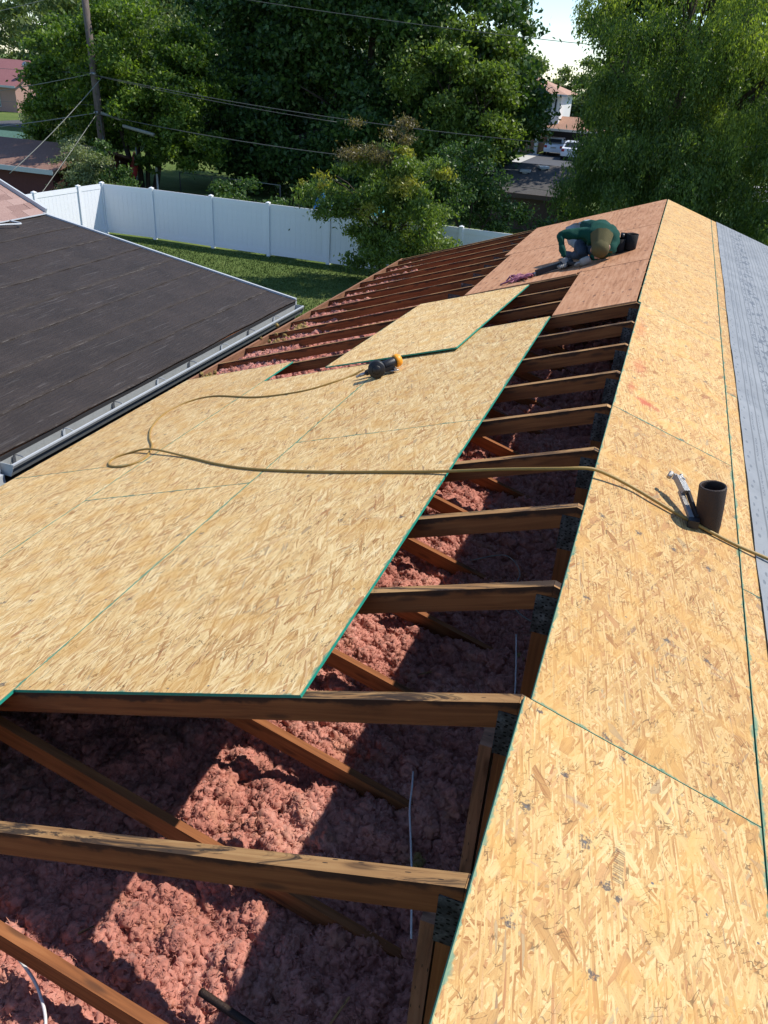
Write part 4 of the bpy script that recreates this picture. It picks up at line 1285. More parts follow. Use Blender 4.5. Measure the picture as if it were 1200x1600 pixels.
for i, (x, y, w, h, lab) in enumerate(((-16.3, 29.0, 1.3, .8, 'low dark bush behind the middle of the white fence'), (-12.9, 28.0, 1.7, 1.15, 'dark bush behind the white fence beside the blue tarp'))):
    tree('bush', (x, y, G), [((x, y, -3.6), (w, 1.0, h)), ((x + .5, y - .2, -3.3), (w * .6, .8, h * .8))], 130, 40, .22, .13, M_LEAF_DARK, lab, r0=.05, fork=.7, cat='bush', seed=50 + i)

# willow: cascades of hanging shoots
def willow():
    rng = np.random.default_rng(77)
    base = (-1.2, 34.5, G)
    t = thing('willow_tree', base, 'tall weeping willow with hanging shoots beyond the far gable', 'tree')
    P = {0: [], 1: []}; D = {0: [], 1: []}
    bunches = []
    for (x, y, z, r, ln, yel, k) in ((-2.7, 33, 1.6, 1.3, 4.4, .1, 26), (-3.1, 33.2, -.2, 1.0, 3.6, .0, 16), (-2.4, 32.6, 3.8, 1.7, 4.2, .1, 26), (-.6, 32.4, 5.2, 2.0, 5.0, .2, 30), (1.2, 32.2, 4.2, 2.0, 4.8, .7, 30), (2.6, 32.6, 3.0, 2.0, 5.0, .5, 26), (-.9, 31.8, 1.9, 1.8, 4.6, .1, 28), (1.0, 31.6, 1.2, 1.8, 4.6, .3, 28), (-2.2, 31.6, -.2, 1.5, 4.2, .0, 24), (3.6, 32.6, .6, 1.8, 4.8, .3, 24), (.2, 34.5, 7.0, 3.2, 5.0, .2, 26), (3.6, 34, 6.0, 2.5, 5.0, .6, 22), (2.2, 31.0, -.4, 1.7, 4.2, .2, 24), (.1, 31.0, -.4, 1.7, 4.2, .1, 24), (5.4, 33, 3.5, 2.0, 6, .4, 22), (-2.7, 32.4, -1.6, 1.2, 3.6, 0, 20), (-1.0, 31.2, -2.0, 1.5, 3.4, .1, 22), (1.2, 30.8, -2.0, 1.6, 3.4, .1, 22), (3.2, 31.0, -2.0, 1.6, 3.4, .2, 20), (4.6, 31.6, -.8, 1.6, 3.8, .2, 16)):
        for mop in range(max(4, int(k / 2.9))):
            a = rng.uniform(0, 2 * np.pi); rr = r * 1.05 * math.sqrt(rng.uniform(0, 1))
            mx_, my_, mz_ = x + rr * math.cos(a), y + rr * math.sin(a), z - rng.uniform(0, 1) * ln * .55
            mr = rng.uniform(.38, .8)
            ye = int(rng.uniform() < yel)  # leaf colour with painted sunlight, mostly on the upper right
            for q in range(int(16 * mr / .6)):
                e = rng.normal(0, 1, 3); e[2] = abs(e[2]) * .9 - .1; e /= np.linalg.norm(e)
                bunches.append((mx_ + e[0] * mr, my_ + e[1] * mr, mz_ + e[2] * mr * .8, rng.uniform(.5, 1.5) * (1.25 - .5 * e[2]), ye, math.atan2(e[1], e[0])))
    for (x, y, z, ln, mat, out) in bunches:
        bx, by = math.cos(out) * .30, math.sin(out) * .30
        sp = rng.uniform(.06, .15)
        for s in range(10):
            sx, sy = x + rng.normal(0, sp), y + rng.normal(0, sp)
            l = ln * rng.uniform(.35, 1.0)
            n = max(4, int(l / .078))
            u = np.linspace(0, 1, n)
            dx, dy = bx + rng.normal(0, .14), by + rng.normal(0, .14)
            px = sx + dx * np.sqrt(u) * .8 + .05 * np.sin(u * 9 + s)
            py = sy + dy * np.sqrt(u) * .8
            pz = z + rng.normal(0, .12) + .30 * np.sin(np.minimum(u * 5, 1.57)) - l * u ** 1.3
            p = np.stack([px, py, pz], 1) + rng.normal(0, .03, (n, 3))
            P[mat].append(p)
            dd = np.tile(np.array([dx * .35, dy * .35, -1.0]), (n, 1)); dd[u < .15, 2] = .1
            D[mat].append(dd)
    for k, mt, nm in ((0, M_LEAF_WILLOW, 'crown'), (1, M_LEAF_WILLOW2, 'sunlit_shoots')):
        p = np.concatenate(P[k]); d = np.concatenate(D[k])
        ok = p[:, 2] > G + .3
        leaf_object(nm, p[ok] + rng.normal(0, .03, p[ok].shape), .13, mt, t, .34, 0, d[ok] + rng.normal(0, .25, d[ok].shape), rng=rng)
    m = MB()
    limbs(m, base, [((-2.6, 33.4, 2.5), (1, 1, 1)), ((-.6, 33.4, 4.6), (1, 1, 1)), ((1.6, 33.2, 3.6), (1, 1, 1)), ((2.8, 33.4, 2.6), (1, 1, 1)), ((.2, 34.5, 6), (1, 1, 1))], .42, 2.6, rng)
    build('trunk', m, M_BARK, t)
willow()
tree('oak_tree', (-3.0, 46.0, G), [((-4.6, 45.5, 4.9), (1.2, 1.5, .8)), ((-3.2, 46, 5.6), (1.8, 2, 1.4)), ((-1.5, 46, 4), (3.2, 2.5, 3)), ((1.5, 46, 2), (3.5, 2.5, 3)), ((-3.2, 45.5, -.5), (1.6, 2, 2.2)), ((0, 45, -1.5), (3, 2, 2.5)), ((5, 46, 3), (3.5, 2.5, 4))],
     1300, 50, .42, .27, M_LEAF_MID, 'broad leaved tree behind the willow reaching into the gap of sky', r0=.3, fork=4, seed=61, shell=.4)
# farther trees closing the view
FT = [(-82, 104, 11, 19, 'pale tree filling the top corner beside the pole'), (-98, 104, 11, 19, 'far tree at the top corner beyond the red roof'), (-50, 66, 8, 15, 'pale green tree at the top corner above the red roofed house'), (-39, 60, 8, 15.5, 'pale green tree rising behind the bright garden tree'), (-28, 64, 7, 15, 'tall tree showing faintly between pole and huge dark tree'),
      (-68, 98, 10, 16, 'far tree behind the red roofed house'), (-14, 118, 6, 8.5, 'far dark tree behind the white two storey house'), (-4, 112, 6, 8, 'far tree seen through the gap beside the willow'), (-24, 108, 7, 9, 'far tree left of the white two storey house'), (8, 100, 7, 10, 'far tree hidden mostly behind the willow'), (-39, 100, 8, 9, 'far tree behind the huge dark tree')]
for i, (x, y, r, h, lab) in enumerate(FT):
    lb = [((x, y, G + h * .55), (r * .8, r * .7, h * .45)), ((x - r * .4, y, G + h * .38), (r * .65, r * .6, h * .35)), ((x + r * .45, y, G + h * .42), (r * .65, r * .6, h * .38))]
    tree('far_tree', (x, y, G), lb, 620, 44, .62, .42, M_LEAF_FAR, lab, r0=.35, fork=h * .25, seed=100 + i, group='trees beyond the neighbouring houses')
tree('laurel_shrub', (2.5, 38.5, G), [((-2.2, 38, -3.4), (2.0, 1.5, 1.7)), ((1.5, 38.5, -3.2), (2.6, 1.6, 1.9)), ((5.5, 38.5, -3.2), (2.8, 1.6, 2.0)), ((9, 38, -3.2), (2.5, 1.6, 2.0))], 700, 46, .32, .17, M_LEAF_DARK, 'dark wide shrubbery under the willow beyond the far gable', r0=.08, fork=1, cat='shrub', seed=72)
tree('hedge_shrub', (-33.2, 40.0, G), [((-33.4, 40, -2.5), (1.6, 1.5, 1.6)), ((-34.6, 40.5, -3.2), (1.6, 1.4, 1.4))], 160, 44, .3, .18, M_LEAF_GREY, 'olive green shrub between the red roofed house and the green roofed shed', r0=.06, fork=1, cat='shrub', seed=71)

# ================================================================== THINGS LYING ON THE ROOF
# loose sheet lying across the first row
def loose_sheet():
    a, b, c = Vector((-1.24, 4.81, 0)), Vector((-2.37, 4.90, 0)), Vector((-1.06, 7.02, 0))
    P = lambda v, h: Vector((v.x, v.y, v.x / 3)) + Vector((-SA, 0, CA)) * h
    h = .0285
    A, Bq = P(a, h), P(b, h)
    x = (Bq - A).normalized()
    nrm = Vector((-SA, 0, CA))
    y = nrm.cross(x).normalized()
    W, L = 1.205, 2.24
    if y.y < 0: y = -y
    # local x down slope, local y away from the camera, z up (right handed by swapping)
    z = x.cross(y)
    o = A
    if z.z < 0:
        o = A + y * L; y = -y; z = -z
    m = MB()
    m.box((0, 0, 0), (W, L, .0115), 1, 1, {'+z': 0})
    for i, f in enumerate(m.f):
        if m.m[i] == 0:
            for j, vi in enumerate(f):
                m.uv[i * 4 + j] = (m.v[vi][0], m.v[vi][1])
    ob = link('loose_osb_sheet', m.mesh('loose_osb_sheet', [M_OSB_L, M_GREEN]), Matrix(((x.x, y.x, z.x, o.x), (x.y, y.y, z.y, o.y), (x.z, y.z, z.z, o.z), (0, 0, 0, 1))))
    ob['sw'] = W; ob['sl'] = L
    tag(ob, 'loose yellow sheathing sheet lying crooked on the roof beside the orange nail gun', 'sheet')
loose_sheet()

# air hose
hp = [(-1.93, 4.60, -.605), (-2.02, 4.52, -.655), (-2.13, 4.40, -.69), (-2.34, 4.29, -.762), (-2.75, 4.33, -.898), (-3.30, 4.60, -1.081), (-3.54, 4.54, -1.161), (-3.60, 4.29, -1.181), (-3.48, 3.92, -1.141), (-3.30, 3.62, -1.081), (-3.10, 3.36, -1.014), (-3.00, 3.13, -.981), (-3.06, 3.00, -1.001), (-3.24, 3.05, -1.061), (-3.33, 3.20, -1.091), (-3.22, 3.29, -1.052), (-3.02, 3.24, -.966), (-2.60, 3.03, -.845), (-2.22, 2.80, -.720), (-1.87, 2.63, -.603), (-1.39, 2.47, -.443), (-1.0, 2.37, -.313), (-.67, 2.28, -.198), (-.38, 2.17, -.075), (-.12, 2.08, .025), (.01, 2.10, .045), (.10, 2.14, .012), (.20, 2.17, -.035), (.29, 2.16, -.066), (.41, 2.15, -.110), (.53, 2.145, -.150), (.67, 2.15, -.198), (.82, 2.16, -.240), (1.0, 2.17, -.298), (1.4, 2.2, -.43), (2.2, 2.3, -.695), (3.6, 2.45, -1.16)]
mb = MB()
mb.tube(spline(hp, 8), .0076, 8)
tag(build('air_hose', mb, M_HOSE), 'yellow brown air hose snaking over both roof slopes with a loop', 'hose')

# coil nail gun
def local(o, x, y, z):
    x, y, z = Vector(x).normalized(), Vector(y), Vector(z).normalized()
    y = z.cross(x).normalized(); x = y.cross(z)
    return Matrix(((x.x, y.x, z.x, o[0]), (x.y, y.y, z.y, o[1]), (x.z, y.z, z.z, o[2]), (0, 0, 0, 1)))
def place(ob_list, Mw):
    for o in ob_list:
        pass
def part(name, fn, mat, parent, Mw):
    m = MB(); fn(m)
    return link(name, m.mesh(name, mat), Mw, parent)
nl = Vector((-SA, 0, CA))
no = Vector((-1.70, 4.40, -1.70 / 3)) + nl * .0125
NM = local(no, (.80, .60, .27), (0, 0, 0), nl)      # local x: towards the orange nose, z: off the roof
ng_ = link('coil_nail_gun', None, NM)
tag(ng_, 'black coil nail gun with an orange cap lying on the new sheathing', 'nail gun')
part('magazine', lambda m: (m.lathe([(.0, -.045), (.060, -.045), (.066, -.038), (.066, .030), (.060, .038), (0, .038)], (-.045, -.03, .067), (-.25, -1, .1), 24), m.lathe([(.0, .0385), (.035, .0385), (.030, .046), (0, .046)], (-.045, -.03, .067), (-.25, -1, .1), 16)), M_BLACK, ng_, NM)
part('body', lambda m: (m.lathe([(0, -.02), (.034, -.02), (.038, -.01), (.038, .085), (.033, .095), (0, .095)], (.04, .035, .06), (1, .25, .05), 18), m.box((.02, -.02, .02), (.10, .03, .05))), M_BLACK, ng_, NM)
part('handle', lambda m: m.tube(spline([(.03, .05, .065), (-.03, .075, .05), (-.11, .095, .035)], 5), [.022] * 11, 10), M_RUBBER, ng_, NM)
part('cap', lambda m: m.lathe([(0, -.002), (.046, -.002), (.050, .006), (.050, .030), (.040, .046), (.015, .053), (0, .053)], (.128, .058, .064), (1, .25, .05), 20), M_ORANGE, ng_, NM)
part('nose', lambda m: (m.box((.085, -.045, .012), (.105, .02, .035)), m.tube([(.05, -.03, .02), (.12, -.035, .014)], .006, 6)), M_STEEL, ng_, NM)
part('hose_fitting', lambda m: (m.tube([(-.105, .094, .035), (-.155, .11, .028)], .013, 8), m.tube([(-.15, .108, .028), (-.185, .12, .024)], .009, 8)), M_STEEL, ng_, NM)

# hammer tacker leaning on the vent pipe
tk = thing('hammer_tacker', (.43, 2.2, -.13), 'chrome hammer tacker leaning against the dark vent pipe', 'tool')
def tacker_handle(m):
    m.beam((.468, 2.135, -.118), (.405, 2.285, -.062), .022, .016, (0, .3, 1))
part_ = lambda nm, fn, mt: build(nm, (lambda mm: (fn(mm), mm)[1])(MB()), mt, tk)
part_('handle', tacker_handle, M_CHROME)
part_('grip', lambda m: m.beam((.487, 2.163, -.112), (.430, 2.285, -.050), .012, .020, (0, .3, 1)), M_RUBBER)
part_('base', lambda m: m.box((.452, 2.105, -.140), (.496, 2.145, -.105)), M_BLACK)
def tacker_head(m):
    m.beam((.425, 2.265, -.055), (.385, 2.335, -.022), .032, .030, (0, .3, 1))
    m.beam((.364, 2.343, -.022), (.412, 2.326, -.030), .022, .026, (0, .3, 1))
    m.tube([(.355, 2.36, -.014), (.345, 2.335, -.030)], .011, 8)
    m.tube([(.395, 2.345, -.010), (.398, 2.31, -.030)], .008, 8)
part_('head', tacker_head, M_CHROME)

# faded pink cord bundle at the worker's saw
rg = random.Random(4)
pts = []
for i in range(46):
    t = i / 45
    c = Vector((-1.30 + .10 * math.sin(i * .9) + .07 * rg.uniform(-1, 1), 7.62 + .11 * math.cos(i * 1.25) + .05 * rg.uniform(-1, 1), 0))
    if t > .85:
        c = Vector((-1.22 + (t - .85) * 1.2, 7.68 + (t - .85) * .9, 0))
    c.z = c.x / 3 + .022 + .02 * (i % 3) * (1 if t < .85 else .2)
    pts.append(c)
mb = MB(); mb.tube(spline(pts, 5), .0085, 6)
tag(build('cord_bundle', mb, M_PINKROPE), 'tangled faded pink cord lying on the old plywood', 'cord')

# ================================================================== WORKER
def cloth(name, c, rough=.85, sc=25):
    return plain(name, c, rough, .35, sc, 0, .4, .2)
M_SHIRT = cloth('green_jacket', (0.004, 0.052, 0.036))
M_JEANS = cloth('faded_jeans', (0.24, 0.30, 0.34))
M_JEANS2 = cloth('dark_jeans', (0.045, 0.06, 0.085))
M_GLOVE = cloth('grey_glove', (0.30, 0.28, 0.25))
M_BOOT = cloth('black_boot', (0.018, 0.017, 0.017))
M_CAP = cloth('olive_cap', (0.100, 0.086, 0.036))
M_SKIN = plain('skin', (0.36, 0.19, 0.125), .55, .15, 20, 0, .1)
zr = lambda x: -abs(x) / 3 + .013
J = {  # joint: position, radius, material slot (0 shirt, 1 jeans, 2 skin, 3 boot, 4 shirt dark)
    'pelvis': ((-.82, 8.50, -.005), .140), 'belly': ((-.70, 8.29, .055), .138), 'chest': ((-.575, 8.06, .080), .150), 'upper': ((-.545, 7.93, .075), .120), 'neck': ((-.530, 7.83, .045), .058), 'head': ((-.515, 7.735, -.020), .080), 'crown': ((-.510, 7.675, -.065), .070),
    'shR': ((-.735, 7.96, .080), .068), 'elR': ((-.965, 7.865, .060), .048), 'faR': ((-.920, 7.81, -.06), .044), 'wrR': ((-.868, 7.775, -.165), .036),
    'shL': ((-.40, 7.98, .065), .080), 'elL': ((-.40, 7.82, -.045), .052), 'wrL': ((-.60, 7.715, -.125), .036),
    'hipR': ((-.90, 8.47, -.02), .115), 'thR': ((-.78, 8.25, -.09), .085), 'knR': ((-.690, 8.04, -.150), .066), 'shinR': ((-.80, 8.30, -.215), .056), 'anR': ((-.93, 8.50, -.265), .045), 'toR': ((-.97, 8.62, -.275), .042),
    'hipL': ((-.70, 8.52, -.01), .115), 'thL': ((-.66, 8.25, -.08), .095), 'knL': ((-.570, 8.00, -.115), .070), 'shinL': ((-.58, 8.28, -.145), .058), 'anL': ((-.54, 8.50, -.135), .045), 'toL': ((-.52, 8.63, -.13), .042)}
ED = [('pelvis', 'belly'), ('belly', 'chest'), ('chest', 'upper'), ('upper', 'neck'), ('neck', 'head'), ('head', 'crown'), ('upper', 'shR'), ('shR', 'elR'), ('elR', 'faR'), ('faR', 'wrR'), ('upper', 'shL'), ('shL', 'elL'), ('elL', 'wrL'),
      ('pelvis', 'hipR'), ('hipR', 'thR'), ('thR', 'knR'), ('knR', 'shinR'), ('shinR', 'anR'), ('anR', 'toR'), ('pelvis', 'hipL'), ('hipL', 'thL'), ('thL', 'knL'), ('knL', 'shinL'), ('shinL', 'anL'), ('anL', 'toL')]
def worker():
    names = list(J)
    me = bpy.data.meshes.new('body_skeleton')
    me.from_pydata([J[n][0] for n in names], [(names.index(a), names.index(b)) for a, b in ED], [])
    ob = bpy.data.objects.new('body_skeleton', me)
    COL.objects.link(ob)
    md = ob.modifiers.new('skin', 'SKIN'); md.use_smooth_shade = True
    sk = me.skin_vertices[0].data if me.skin_vertices else None
    if sk is None:
        import bmesh as _b
        bm = _b.new(); bm.from_mesh(me); bm.verts.layers.skin.verify(); bm.to_mesh(me); bm.free()
        sk = me.skin_vertices[0].data
    for i, n in enumerate(names):
        sk[i].radius = (J[n][1], J[n][1])
        sk[i].use_root = (n == 'pelvis')
    sb = ob.modifiers.new('sub', 'SUBSURF'); sb.levels = 2; sb.render_levels = 2
    bpy.context.view_layer.update()
    dg = bpy.context.evaluated_depsgraph_get()
    body = bpy.data.meshes.new_from_object(ob.evaluated_get(dg))
    bpy.data.objects.remove(ob)
    # cloth-like folds
    n = len(body.vertices)
    co = np.empty(n * 3); body.vertices.foreach_get('co', co); co = co.reshape(-1, 3)
    nr = np.empty(n * 3); body.vertices.foreach_get('normal', nr); nr = nr.reshape(-1, 3)
    f = np.array([mnoise.noise(Vector((c[0] * 9, c[1] * 20, c[2] * 16))) * .024 - abs(mnoise.noise(Vector(c) * 26)) * .016 for c in co])
    co = co + nr * f[:, None]
    org = np.array([-.72, 8.15, zr(.72)])
    body.vertices.foreach_set('co', (co - org).ravel())
    segm = []
    for a, b in ED:
        s = 0
        if a in ('hipR', 'hipL', 'thR', 'thL', 'knR', 'knL', 'shinR', 'shinL') or b in ('hipR', 'hipL'): s = 1
        if a in ('knL', 'thL', 'shinL', 'knR', 'shinR', 'thR'): s = 5
        if a in ('anR', 'anL'): s = 3
        if a in ('neck', 'head'): s = 2
        segm.append((np.array(J[a][0]), np.array(J[b][0]), J[a][1], J[b][1], s))
    for m in (M_SHIRT, M_JEANS, M_SKIN, M_BOOT, M_GLOVE, M_JEANS2): body.materials.append(m)
    for p in body.polygons:
        c = np.array(p.center) + org
        best = None
        for a, b, ra, rb, s in segm:
            t = np.clip(np.dot(c - a, b - a) / np.dot(b - a, b - a), 0, 1)
            d = np.linalg.norm(c - (a + t * (b - a))) - (ra + (rb - ra) * t)
            if best is None or d < best[0]: best = (d, s)
        s = best[1]
        if s == 0 and c[1] > 8.32: s = 1
        p.material_index = s
        p.use_smooth = True
    w = link('person', body, Matrix.Translation(org))
    tag(w, 'person in a green jacket and olive cap crouching on the old plywood', 'person')
    # gloves with separate fingers
    def glove(wr, palm, fwd, side, up):
        m = MB()
        wr, palm, fwd, side, up = Vector(wr), Vector(palm), Vector(fwd).normalized(), Vector(side).normalized(), Vector(up)
        m.tube([wr, wr.lerp(palm, .4), palm, palm + fwd * .03], [.036, .040, .042, .032], 10)
        for q, (o, l) in enumerate(((-.030, .062), (-.010, .072), (.010, .068), (.030, .052))):
            b0 = palm + fwd * .02 + side * o
            m.tube(spline([b0, b0 + fwd * l * .5 + up * .004, b0 + fwd * l - up * .014], 3), [.0105] * 6 + [.007], 6)
        b0 = palm + side * -.036
        m.tube(spline([b0, b0 - side * .028 + fwd * .015, b0 - side * .030 + fwd * .045 - up * .01], 3), [.012] * 6 + [.008], 6)
        return m
    build('glove', glove(J['wrR'][0], (-.850, 7.755, -.222), (-.3, -.9, -.15), (.9, -.3, .3), nl), M_GLOVE, w)
    build('glove', glove(J['wrL'][0], (-.665, 7.695, -.165), (-.9, -.1, -.3), (-.1, -.95, 0), nl), M_GLOVE, w)
    # cap: crown, neck flap, visor
    HC = Vector((-.515, 7.735, -.012))
    cap = link('cap', None, Matrix.Translation((-.52, 7.70, -.01)), w)
    d = (Vector(J['crown'][0]) - Vector(J['neck'][0])).normalized()      # towards the top of the head
    m = MB()
    m.lathe([(.090, -.035), (.092, .005), (.088, .042), (.070, .072), (.038, .088), (0, .092)], HC, d, 22)
    m.lathe([(.008, .090), (.009, .096), (0, .099)], HC, d, 8)
    build('cap_crown', m, M_CAP, cap)
    m = MB()
    e1 = d.cross(Vector((1, 0, .3))).normalized()
    if e1.z < 0: e1 = -e1
    e2 = d.cross(e1).normalized()
    nA, nB = 12, 6
    def fp(i, j):
        ang = math.radians(-95 + 190 * i / nA); t = j / nB
        r = .090 + .028 * t + .004 * math.sin(i * 2.1)
        return HC - d * (.015 + .15 * t) + (e1 * math.cos(ang) + e2 * math.sin(ang)) * r
    for i in range(nA):
        for j in range(nB):
            m.quad([fp(i, j), fp(i + 1, j), fp(i + 1, j + 1), fp(i, j + 1)], 0, None, True)
    build('neck_flap', m, M_CAP, cap)
    m = MB()
    def vp(i, j):
        ang = math.radians(180 - 62 + 124 * i / 10); t = j / 3
        return HC + d * (.015 - .01 * t) + (e1 * math.cos(ang) + e2 * math.sin(ang)) * (.090 + .066 * t * (1 - .35 * abs(i - 5) / 5))
    for i in range(10):
        for j in range(3):
            m.quad([vp(i, j), vp(i + 1, j), vp(i + 1, j + 1), vp(i, j + 1)], 0, None, True)
            m.quad([vp(i, j + 1) - d * .004, vp(i + 1, j + 1) - d * .004, vp(i + 1, j) - d * .004, vp(i, j) - d * .004], 0, None, True)
    build('visor', m, M_CAP, cap)
    # face: eyes, nose, mouth, ears on the underside of the bowed head
    fc = -e1
    hc = Vector((-.515, 7.735, -.022))
    m = MB()
    m.sphere(hc + fc * .085 - d * .005, (.013, .013, .020), 8, 6)
    build('nose', m, M_SKIN, w)
    for sgn in (-1, 1):
        m = MB(); m.sphere(hc + fc * .080 + e2 * .032 * sgn + d * .022, .011, 8, 6); build('eye', m, M_BLACK, w)
        m = MB(); m.sphere(hc + e2 * .088 * sgn - d * .005, (.014, .022, .028), 8, 6); build('ear', m, M_SKIN, w)
    m = MB(); m.sphere(hc + fc * .078 - d * .045, (.022, .012, .007), 8, 6); build('mouth', m, M_REDLENS, w)
worker()

# the black framing nailer under the right hand
def fn_point(s, y, h): return onL(s, y, h)
fr = thing('framing_nailer', (-.97, 7.74, zr(.97)), 'black framing nailer under the crouching worker\'s gloved hand', 'nail gun')
def fb(nm, fn, mt):
    m = MB(); fn(m); return build(nm, m, mt, fr)
fb('magazine', lambda m: m.beam((-1.13, 7.66, zr(1.13) + .035), (-.89, 7.79, zr(.89) + .05), .045, .055, nl), M_BLACK)
fb('body', lambda m: m.lathe([(0, 0), (.038, 0), (.042, .012), (.042, .12), (.034, .14), (0, .14)], (-.90, 7.75, zr(.90) + .046), (.9, .45, .35), 16), M_BLACK)
fb('handle', lambda m: m.tube(spline([(-.86, 7.79, zr(.86) + .06), (-.80, 7.72, zr(.80) + .055), (-.74, 7.69, zr(.74) + .04)], 4), .020, 8), M_RUBBER)
fb('nose', lambda m: m.beam((-1.14, 7.63, zr(1.14) + .02), (-1.10, 7.72, zr(1.10) + .045), .02, .03, nl), M_STEEL)
# tool pouch beside the worker
tp = thing('tool_pouch', (-.30, 8.12, zr(.30)), 'black tool pouch with two round pockets standing beside the crouching worker', 'tool pouch')
def pb_(nm, fn, mt):
    m = MB(); fn(m); return build(nm, m, mt, tp)
for (x, y, r, h, tx) in ((-.345, 8.10, .055, .15, -.05), (-.235, 8.13, .058, .17, .02)):
    pb_('pocket', lambda m: m.lathe([(0, 0), (r * .85, 0), (r, .02), (r * 1.04, h), (r * .93, h), (r * .88, .03), (0, .03)], (x, y, zr(x) + .002), (tx, -.05, 1), 16), M_BOOT)
pb_('flap', lambda m: m.box((-.36, 8.165, zr(.36) + .02), (-.22, 8.185, zr(.22) + .16)), M_BOOT)
pb_('tape_measure', lambda m: m.lathe([(0, -.02), (.026, -.02), (.03, 0), (.026, .02), (0, .02)], (-.335, 8.13, zr(.33) + .165), (1, .1, .2), 14), M_BLACK)

# ================================================================== CABLES AND SCRAPS IN THE ATTIC
def zi(x, y): return float(ins_height(np.array([x]), np.array([y]))[0])
def cable(nm, pts, r, mat, label, cat='cable'):
    m = MB(); m.tube(spline(pts, 8), r, 6)
    tag(build(nm, m, mat), label, cat)
cable('white_cable', [(-.435, 1.29, -1.15), (-.41, 1.19, -1.135), (-.385, 1.08, -1.13), (-.345, .97, -1.145), (-.285, .80, -1.16), (-.22, .60, -1.20)], .0042, M_CABLE, 'white cable standing up from the insulation near the ridge posts')
cable('white_cable', [(-1.62, .06, -1.20), (-1.49, .04, -1.14), (-1.36, .0, -1.13), (-1.26, -.05, -1.14), (-1.18, -.13, -1.17), (-1.12, -.30, -1.2)], .0052, M_CABLE, 'white cable curving over the insulation at the bottom corner')
cable('white_cable', [(-.20, 2.36, -1.10), (-.18, 2.28, -1.13), (-.15, 2.14, -1.16), (-.12, 1.98, -1.2), (-.11, 1.8, -1.22)], .0042, M_CABLE, 'thin white cable beside a ridge post under the third exposed rafter')
cable('grey_cable', [(-.62, 3.05, -1.15), (-.42, 3.12, -1.10), (-.30, 3.0, -1.12), (-.30, 2.75, -1.13), (-.22, 2.62, -1.15), (-.02, 2.6, -1.2)], .0042, M_WIRE2, 'thin grey cable looped on the insulation below the hose')
cable('conduit', [(-.80, .15, -1.16), (-.70, .13, -1.155), (-.58, .11, -1.16), (-.4, .08, -1.19)], .014, M_IRON, 'short dark conduit end poking out of the insulation', 'pipe')
for i, (x, y, a, L, lab) in enumerate(((-1.30, .18, .7, .055, 'small pale wood splinter on the insulation beside a slanting web'), (-.62, 1.98, .5, .07, 'pale splinter on the insulation behind the second rafter'), (-.42, .10, 1.3, .25, 'thin brown lath lying in the shaded insulation'))):
    m = MB()
    z = zi(x, y) + .045
    m.beam((x, y, z), (x + L * math.cos(a), y + L * math.sin(a), z + .015), .007, .004)
    tag(build('splinter', m, M_WOODTOP), lab, 'splinter')

# ================================================================== POLE AND WIRES
pole = thing('utility_pole', (-25.56, 33.0, GROUND), 'weathered wooden utility pole behind the fence corner', 'pole')
m = MB(); m.tube([(-25.52, 33, GROUND), (-25.6, 33, -.5), (-25.75, 33, 5.5)], [.19, .165, .13], 14)
build('pole', m, M_POLE, pole)
m = MB(); m.tube([(-25.36, 32.85, GROUND), (-25.38, 32.86, -2.0)], .035, 8); m.tube([(-25.38, 32.86, -2.0), (-25.42, 32.85, -1.2)], .02, 6)
build('conduit', m, M_WIRE, pole)
for z in (.5, -1.05):
    m = MB(); m.lathe([(.18, -.05), (.182, -.05), (.182, .05), (.18, .05)], (-25.62, 33, z), (0, 0, 1), 14); m.tube([(-25.62, 32.9, z), (-25.62, 32.72, z)], .03, 8)
    build('bracket', m, M_STEEL, pole)
m = MB(); m.tube([(-25.3, 32.8, -1.05), (-24.3, 32.8, -1.25)], .06, 8); m.tube([(-24.2, 32.8, -1.5), (-22.6, 32.8, -1.75)], .075, 8)
build('splice_case', m, M_WIRE2, pole)
def sag(a, b, s, n=16):
    a, b = Vector(a), Vector(b)
    return [a.lerp(b, t / n) - Vector((0, 0, s * 4 * (t / n) * (1 - t / n))) for t in range(n + 1)]
def wire(a, b, s, r, label, mat=M_WIRE):
    m = MB(); m.tube(sag(a, b, s), r, 5)
    tag(build('utility_wire', m, mat), label, 'wire', 'overhead wires')
PT = (-25.62, 32.72, .48); PM = (-25.62, 32.72, -1.08)
wire(PT, (-5.4, 33.0, -.68), .25, .014, 'overhead wire from the upper bracket of the pole past the huge tree')
wire((-25.1, 32.72, .40), (-14.0, 33.4, -.62), .1, .012, 'second overhead wire close below the upper one right of the pole')
wire((-5.4, 33.0, -.68), (14, 33.0, 1.2), .3, .014, 'overhead wire going on behind the willow')
wire(PM, (-6.0, 33.0, -1.75), .35, .017, 'lower sagging cable from the pole across the dark tree')
wire(PT, (-48, 33.0, -2.2), .5, .016, 'wire from the upper bracket to the houses', M_WIRE2)
wire((-25.62, 32.72, .52), (-60, 50.0, .2), .2, .010, 'thin level wire toward the red roofed house')
wire(PM, (-44, 30.0, -3.6), .3, .020, 'thick pale cable from the lower bracket toward the green roof', M_WIRE2)
wire((-25.62, 32.72, -.75), (-60, 46.0, -1.6), .3, .010, 'thin dark wire just above the thick pale cable')
wire((-25.03, 32.7, .36), (-25.9, 27.2, -3.2), .12, .017, 'pale service drop running down to the brown roof', M_WIRE2)
wire((-25.45, 32.8, -1.0), (-24.0, 26.6, -3.8), .02, .014, 'guy wire slanting from the pole down behind the fence', M_WIRE2)
wire((-31.5, 33.0, 2.5), (-25.7, 33.0, 3.7), .05, .014, 'wire crossing the top corner above the garden tree', M_WIRE2)
wire((-20, 33.0, 3.75), (10, 34, 2.4), .35, .012, 'high wire crossing the huge tree and the sky gap')
